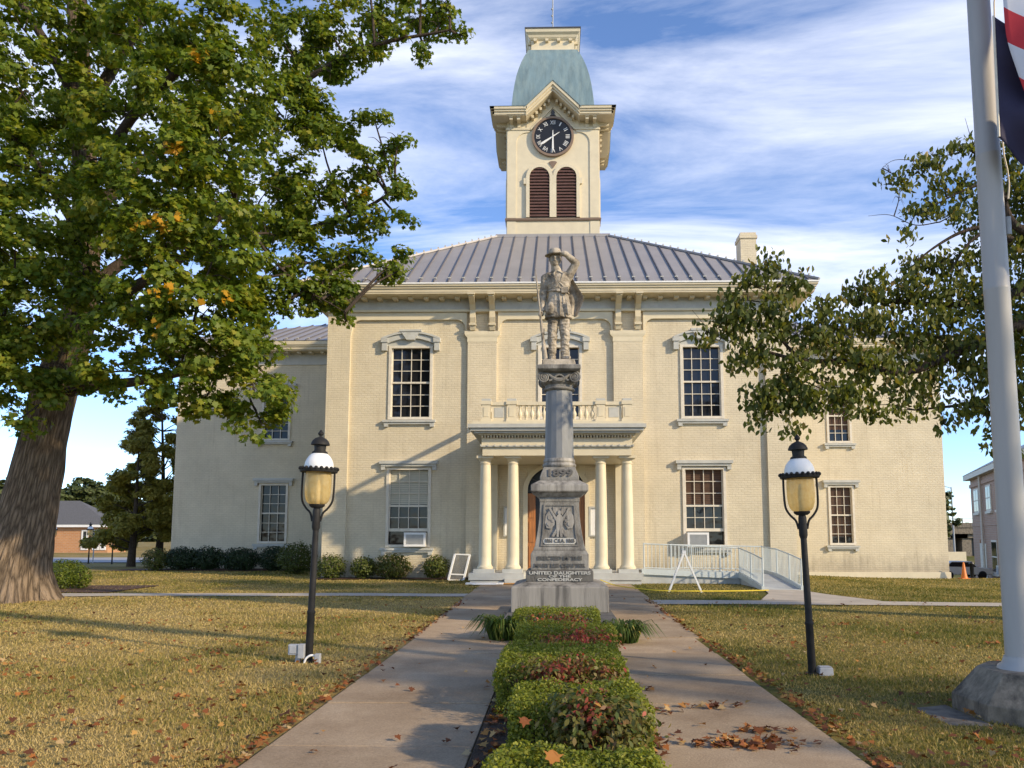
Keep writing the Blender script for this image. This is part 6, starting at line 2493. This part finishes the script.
# ================================================================== HEDGES AND BED PLANTS
def hedge(x0, x1, y0, y1, h, label, seed, dens=3300):
    cx, cy = (x0 + x1) / 2, (y0 + y1) / 2
    root = empty("box_hedge", (cx, cy, .03), label, "hedge", "clipped box hedges between the walks")
    r2 = np.random.default_rng(seed)
    sx, sy = x1 - x0, y1 - y0
    faces = [(sx * sy, "t"), (sx * h, "f"), (sx * h, "b"), (sy * h, "l"), (sy * h, "r")]
    P, N = [], []
    for a, k in faces:
        n = int(a * dens)
        u, v = r2.random(n), r2.random(n)
        dpt = .10 * r2.random(n) ** 1.6 - .028 * r2.random(n) ** 3
        if k == "t":
            p = np.stack([x0 + u * sx, y0 + v * sy, h - dpt], 1)
            nn = (0, 0, 1)
        elif k in "fb":
            p = np.stack([x0 + u * sx, (y0 + dpt) if k == "f" else (y1 - dpt), h * v], 1)
            nn = (0, -1 if k == "f" else 1, .3)
        else:
            p = np.stack([(x0 + dpt) if k == "l" else (x1 - dpt), y0 + u * sy, h * v], 1)
            nn = (-1 if k == "l" else 1, 0, .3)
        P.append(p)
        N.append(np.tile(np.array(nn, float), (n, 1)))
    P, N = np.concatenate(P), np.concatenate(N)
    lump = np.array([.05 * mnoise.noise((q[0] * 4 + seed, q[1] * 4, q[2] * 4)) + .018 * mnoise.noise((q[0] * 11, q[1] * 11 + seed, q[2] * 11)) for q in P])
    # round the arrises, let the face roll
    P += N * lump[:, None]
    ex = np.clip(np.minimum(P[:, 0] - x0, x1 - P[:, 0]) / .09, 0, 1)
    ey = np.clip(np.minimum(P[:, 1] - y0, y1 - P[:, 1]) / .09, 0, 1)
    top = P[:, 2] > h - .09
    P[:, 2] -= np.where(top, .04 * ((1 - ex) ** 2 + (1 - ey) ** 2), 0)
    P[:, 2] += .03
    N = N + r2.normal(size=N.shape) * .65
    tn = .44 + 4 * lump + r2.normal(size=len(P)) * .17 + .12 * (P[:, 2] > h - .05)
    mb = MB()
    for i in range(int(sx * sy * 60)):
        bx, by = r2.uniform(x0 + .1, x1 - .1), r2.uniform(y0 + .1, y1 - .1)
        mb.tube([(bx, by, -.02), (bx + r2.uniform(-.08, .08), by + r2.uniform(-.08, .08), h * .9)], [.010, .004], 5)
    mb.build("stem", M_BARK2, root)
    leaf_mesh("foliage", P, N, .017 + .011 * r2.random(len(P)), tn, ROUND, M_BOX, root)
    return root


hedge(-.37, .56, 3.75, 4.55, .43, "nearest clipped box hedge with an orange leaf lying on top", 1, 9500)
hedge(-.33, .66, 5.45, 6.38, .46, "second box hedge from the camera with the big nandina growing in it", 2, 8000)
hedge(-.55, .66, 7.15, 8.62, .46, "third box hedge from the camera, the longest and widest", 3, 6200)
hedge(-.52, .76, 9.75, 10.75, .45, "fourth box hedge from the camera, behind red nandina leaves", 4, 5000)
hedge(-.66, .68, 12.05, 12.93, .46, "farthest box hedge against the foot of the monument", 5, 4200)


def nandina(x, y, w_, h, label, seed, tone, n=900):
    root = empty("nandina_shrub", (x, y, .03), label, "shrub", "reddening nandinas among the hedges")
    r2 = np.random.default_rng(seed)
    mb = MB()
    P, N, T = [], [], []
    for i in range(26):
        a = r2.random() * 6.28
        d = r2.random() ** .6
        tip = Vector((x + w_ / 2 * d * math.cos(a), y + min(w_, .8) / 2 * d * math.sin(a), .03 + h * r2.uniform(.62, 1.05) * (1 - .25 * d)))
        base_ = Vector((x + .25 * w_ * d * math.cos(a), y + .1 * math.sin(a), .0))
        mb.tube([base_, base_.lerp(tip, .55) + Vector((0, 0, .05)), tip], [.008, .006, .003], 5)
        k = n // 26
        sp_ = r2.normal(size=(k, 3)) * np.array([.075, .075, .07])
        P.append(np.array(tip) + sp_)
        N.append(sp_ * 6 + r2.normal(size=(k, 3)) * .6 + np.array([0, -.2, .6]))
        T.append(np.full(k, tone + r2.normal() * .16))
    mb.build("stem", M_BARK2, root)
    P, N, T = map(np.concatenate, (P, N, T))
    P[:, 2] = np.maximum(P[:, 2], .04)
    ax = np.stack([P[:, 0] - x, P[:, 1] - y, r2.normal(size=len(P)) * .2 - .15], 1) + r2.normal(size=(len(P), 3)) * .25
    leaf_mesh("foliage", P, N, .034 + .026 * r2.random(len(P)), T + r2.normal(size=len(P)) * .14, OVAL, M_NAND, root, axis=ax, fold=.25)


nandina(.25, 5.30, .60, .56, "large green and rust nandina spilling over the second hedge on the right", 11, .36, 3600)
nandina(.12, 7.0, .85, .52, "bronze nandina in front of the third hedge", 12, .46, 2600)
nandina(.22, 9.4, .85, .46, "crimson nandina in front of the fourth hedge", 13, .80, 1500)
nandina(.05, 11.7, .8, .42, "small reddish brown nandina before the farthest hedge", 14, .62, 1000)


def liriope(x, y, w_, h, label, seed):
    root = empty("liriope_clump", (x, y, .0), label, "plant", "grassy clumps flanking the monument")
    r2 = np.random.default_rng(seed)
    n = 420
    a, d = r2.random(n) * 6.28, r2.random(n) ** .7 * w_ * .30
    base_ = np.stack([x + d * np.cos(a), y + d * np.sin(a), np.full(n, .0)], 1)
    out = np.stack([np.cos(a + r2.normal(size=n) * .5), np.sin(a + r2.normal(size=n) * .5), np.zeros(n)], 1)
    me_v, me_f = [], []
    mb = MB()
    for i in range(n):
        b0 = Vector(base_[i])
        o_ = Vector(out[i])
        L = h * r2.uniform(.8, 1.35)
        sp = r2.uniform(.35, 1.15)
        wd = .011
        side = Vector((-o_.y, o_.x, 0)) * wd
        p1_ = b0 + o_ * L * .28 * sp + Vector((0, 0, L * .75))
        p2_ = b0 + o_ * L * .75 * sp + Vector((0, 0, L * .85))
        p3_ = b0 + o_ * L * 1.15 * sp + Vector((0, 0, L * (.85 - .5 * sp)))
        mb.add([b0 - side, b0 + side, p1_ + side, p1_ - side, p2_ + side * .8, p2_ - side * .8, p3_], [(0, 1, 2, 3), (3, 2, 4, 5), (5, 4, 6)])
    o = mb.build("blades", M_LIRI, root)
    at_ = o.data.attributes.new("tone", "FLOAT", "FACE")
    at_.data.foreach_set("value", np.repeat(np.clip(r2.normal(.4, .28, n), 0, 1), 3).astype(np.float32))


liriope(-.82, 12.35, .75, .34, "dark green grassy clump left of the monument foot", 1)
liriope(1.03, 12.1, .75, .30, "yellowing grassy clump right of the monument foot", 2)


# ================================================================== GRASS AND FALLEN LEAVES
def paved(x, y):
    """true where there is walk, path, bed or building"""
    r = (np.abs(x) < 2.24) & (y < 12.6)
    r |= (np.abs(x) < 2.36) & (y < 26.5)
    r |= (x < -2.4) & (y > 20.98) & (y < 22.02)
    r |= (x > 2.4) & (y > 18.73) & (y < 19.97)
    r |= (y > 19.9) & (y < 24) & (np.abs(x - 6.9) < 1.55 - .9 * (y - 19.9) / 4.1 + .1)
    r |= (x > 3.0) & (x < 7.6) & (y > 23.9) & (y > 26.9 - 3 * (x > 6.3)) 
    r |= (x > 3.45) & (x < 3.82) & (y > 7.0) & (y < 7.85)
    r |= (np.hypot(x - FX - .18, y - FY) < .74)
    r |= (y > 29.0) & (np.abs(x) < 9.2)
    r |= (y > 35.9) & (x < -9)
    r |= (y > 38.2) & (np.abs(x) < 19.3)
    return r


gzv = np.vectorize(gz)
n = 620000
# denser near the camera: choose depth with density ~ 1/y
yy = 4.6 * np.exp(rng.random(n) * math.log(40 / 4.6))
xx = (rng.random(n) * 2 - 1) * (yy * .82 + 1.0)
keep = ~paved(xx, yy)
xx, yy = xx[keep], yy[keep]
n = len(xx)
zz = gzv(xx, yy)
patch = np.array([mnoise.noise((a * .35, b2 * .35, 1.7)) + .6 * mnoise.noise((a * 1.3, b2 * 1.3, 4.2)) for a, b2 in zip(xx, yy)])
far_w = np.clip((yy - 20.5) / 2.0, 0, 1)
tone = .69 - np.where(xx > 0, .055, .02) * np.clip(xx, -3, 3) + .42 * patch - np.where(xx < 3, .16, -.03) * far_w + rng.normal(size=n) * .19
wdt = .0065 + .0011 * yy
hgt = (.012 + .026 * rng.random(n) ** 1.5) * (1 + .5 * np.clip(-patch, -.6, 1)) * (1 + .012 * yy)
ang = rng.random(n) * 6.283
lean = np.stack([rng.normal(size=n) * .75, rng.normal(size=n) * .75, np.ones(n)], 1)
lean /= np.linalg.norm(lean, axis=1, keepdims=True)
base_ = np.stack([xx, yy, zz - .006], 1)
side = np.stack([np.cos(ang), np.sin(ang), np.zeros(n)], 1) * (wdt[:, None] / 2)
V = np.stack([base_ - side, base_ + side, base_ + lean * hgt[:, None] * 1.5], 1)
me = bpy.data.meshes.new("grass")
me.vertices.add(n * 3)
me.vertices.foreach_set("co", V.reshape(-1).astype(np.float32))
me.loops.add(n * 3)
me.loops.foreach_set("vertex_index", np.arange(n * 3, dtype=np.int32))
me.polygons.add(n)
me.polygons.foreach_set("loop_start", np.arange(0, n * 3, 3, dtype=np.int32))
me.polygons.foreach_set("loop_total", np.full(n, 3, dtype=np.int32))
at_ = me.attributes.new("tone", "FLOAT", "FACE")
at_.data.foreach_set("value", np.clip(tone, 0, 1).astype(np.float32))
me.materials.append(M_GRASS)
me.update(calc_edges=True)
go = bpy.data.objects.new("grass", me)
COL.objects.link(go)
tag(go, "short patchy green and straw coloured lawn grass", "grass", None, "stuff")
print("grass", n)

# fallen leaves
LX, LY, LS = [], [], []


def scatter(n, fx, fy, s0=.05, s1=.10):
    for _ in range(n):
        LX.append(fx())
        LY.append(fy())
        LS.append(random.uniform(s0, s1))


U, G_ = random.uniform, random.gauss


def lawn(n, side):
    for _ in range(n):
        y = 4.8 * math.exp(U(0, 1) * math.log(20.5 / 4.8))
        x = side * U(2.35, y * .78 + .8)
        LX.append(x)
        LY.append(y)
        LS.append(U(.035, .085))


lawn(700, -1)
lawn(650, 1)
# clumps on the lawns
for _ in range(60):
    y = U(5.5, 17)
    x = random.choice((-1, 1)) * U(2.5, y * .7 + .5)
    for _ in range(random.randint(3, 12)):
        LX.append(x + G_(0, .16))
        LY.append(y + G_(0, .10))
        LS.append(U(.04, .085))
# drifts against the walk edges
for side, n_ in ((-1, 330), (1, 420)):
    for _ in range(n_):
        y = 4.8 * math.exp(U(0, 1) * math.log(20 / 4.8))
        LX.append(side * (2.28 + abs(G_(0, .10)) - .03))
        LY.append(y)
        LS.append(U(.045, .09))
# leaf drift at the right of the near walk, scattered single ones
for px, py, n_, sx_, sy_ in ((748, 745, 62, .22, .10), (762, 732, 22, .12, .06), (705, 745, 16, .12, .05), (700, 708, 12, .22, .05), (735, 706, 8, .1, .05), (650, 735, 14, .05, .25), (655, 750, 12, .05, .2), (650, 690, 4, .04, .03), (648, 712, 6, .08, .06), (672, 712, 4, .05, .05)):
    c = gr(px, py, .03)
    for _ in range(n_):
        LX.append(c.x + G_(0, sx_))
        LY.append(c.y + G_(0, sy_))
        LS.append(U(.06, .11))
for _ in range(80):
    y = 5.2 * math.exp(U(0, 1) * math.log(24 / 5.2))
    LX.append(random.choice((-1, 1)) * U(.7, 2.2))
    LY.append(y)
    LS.append(U(.04, .085))
# leaves caught in the bed beside the hedges
for _ in range(330):
    LX.append(random.choice((-.52, -.50, .62)) + G_(0, .07))
    LY.append(U(4.5, 11.9))
    LS.append(U(.05, .10))
for _ in range(110):
    LX.append(U(-.55, .6))
    LY.append(random.choice((4.9, 5.1, 6.75, 9.0, 11.3)) + G_(0, .15))
    LS.append(U(.05, .1))
n = len(LX)
xx, yy = np.array(LX), np.array(LY)
on_walk = (np.abs(xx) < 2.25)
zz = np.where(on_walk, .045, gzv(xx, yy) + .035) + .012 * rng.random(n)
P = np.stack([xx, yy, zz], 1)
N = np.stack([rng.normal(size=n) * .35, rng.normal(size=n) * .35, np.ones(n)], 1)
fl = leaf_mesh("fallen_leaves", P, N, np.array(LS) * .98, rng.random(n) ** 1.1, MAPLE, M_FALL, None, fold=.35)
tag(fl, "brown and orange fallen leaves scattered over lawn and walks", "leaves", None, "stuff")
# a few big leaves resting on the hedge tops
for k, (px, py, z, s, lab, tn) in enumerate(((552, 758, .485, .10, "orange leaf resting upright on the nearest hedge", .75), (524, 722, .50, .08, "curled brown leaf at the left edge between the first two hedges", .3))):
    c = gr(px, py, z)
    o = leaf_mesh("fallen_leaf", np.array([[c.x, c.y, z]]), np.array([[.2, -.8, .6]]), np.array([s]), np.array([tn]), MAPLE, M_FALL, None, axis=np.array([[.2, .1, 1.0]]), fold=.9)
    tag(o, lab, "leaf")
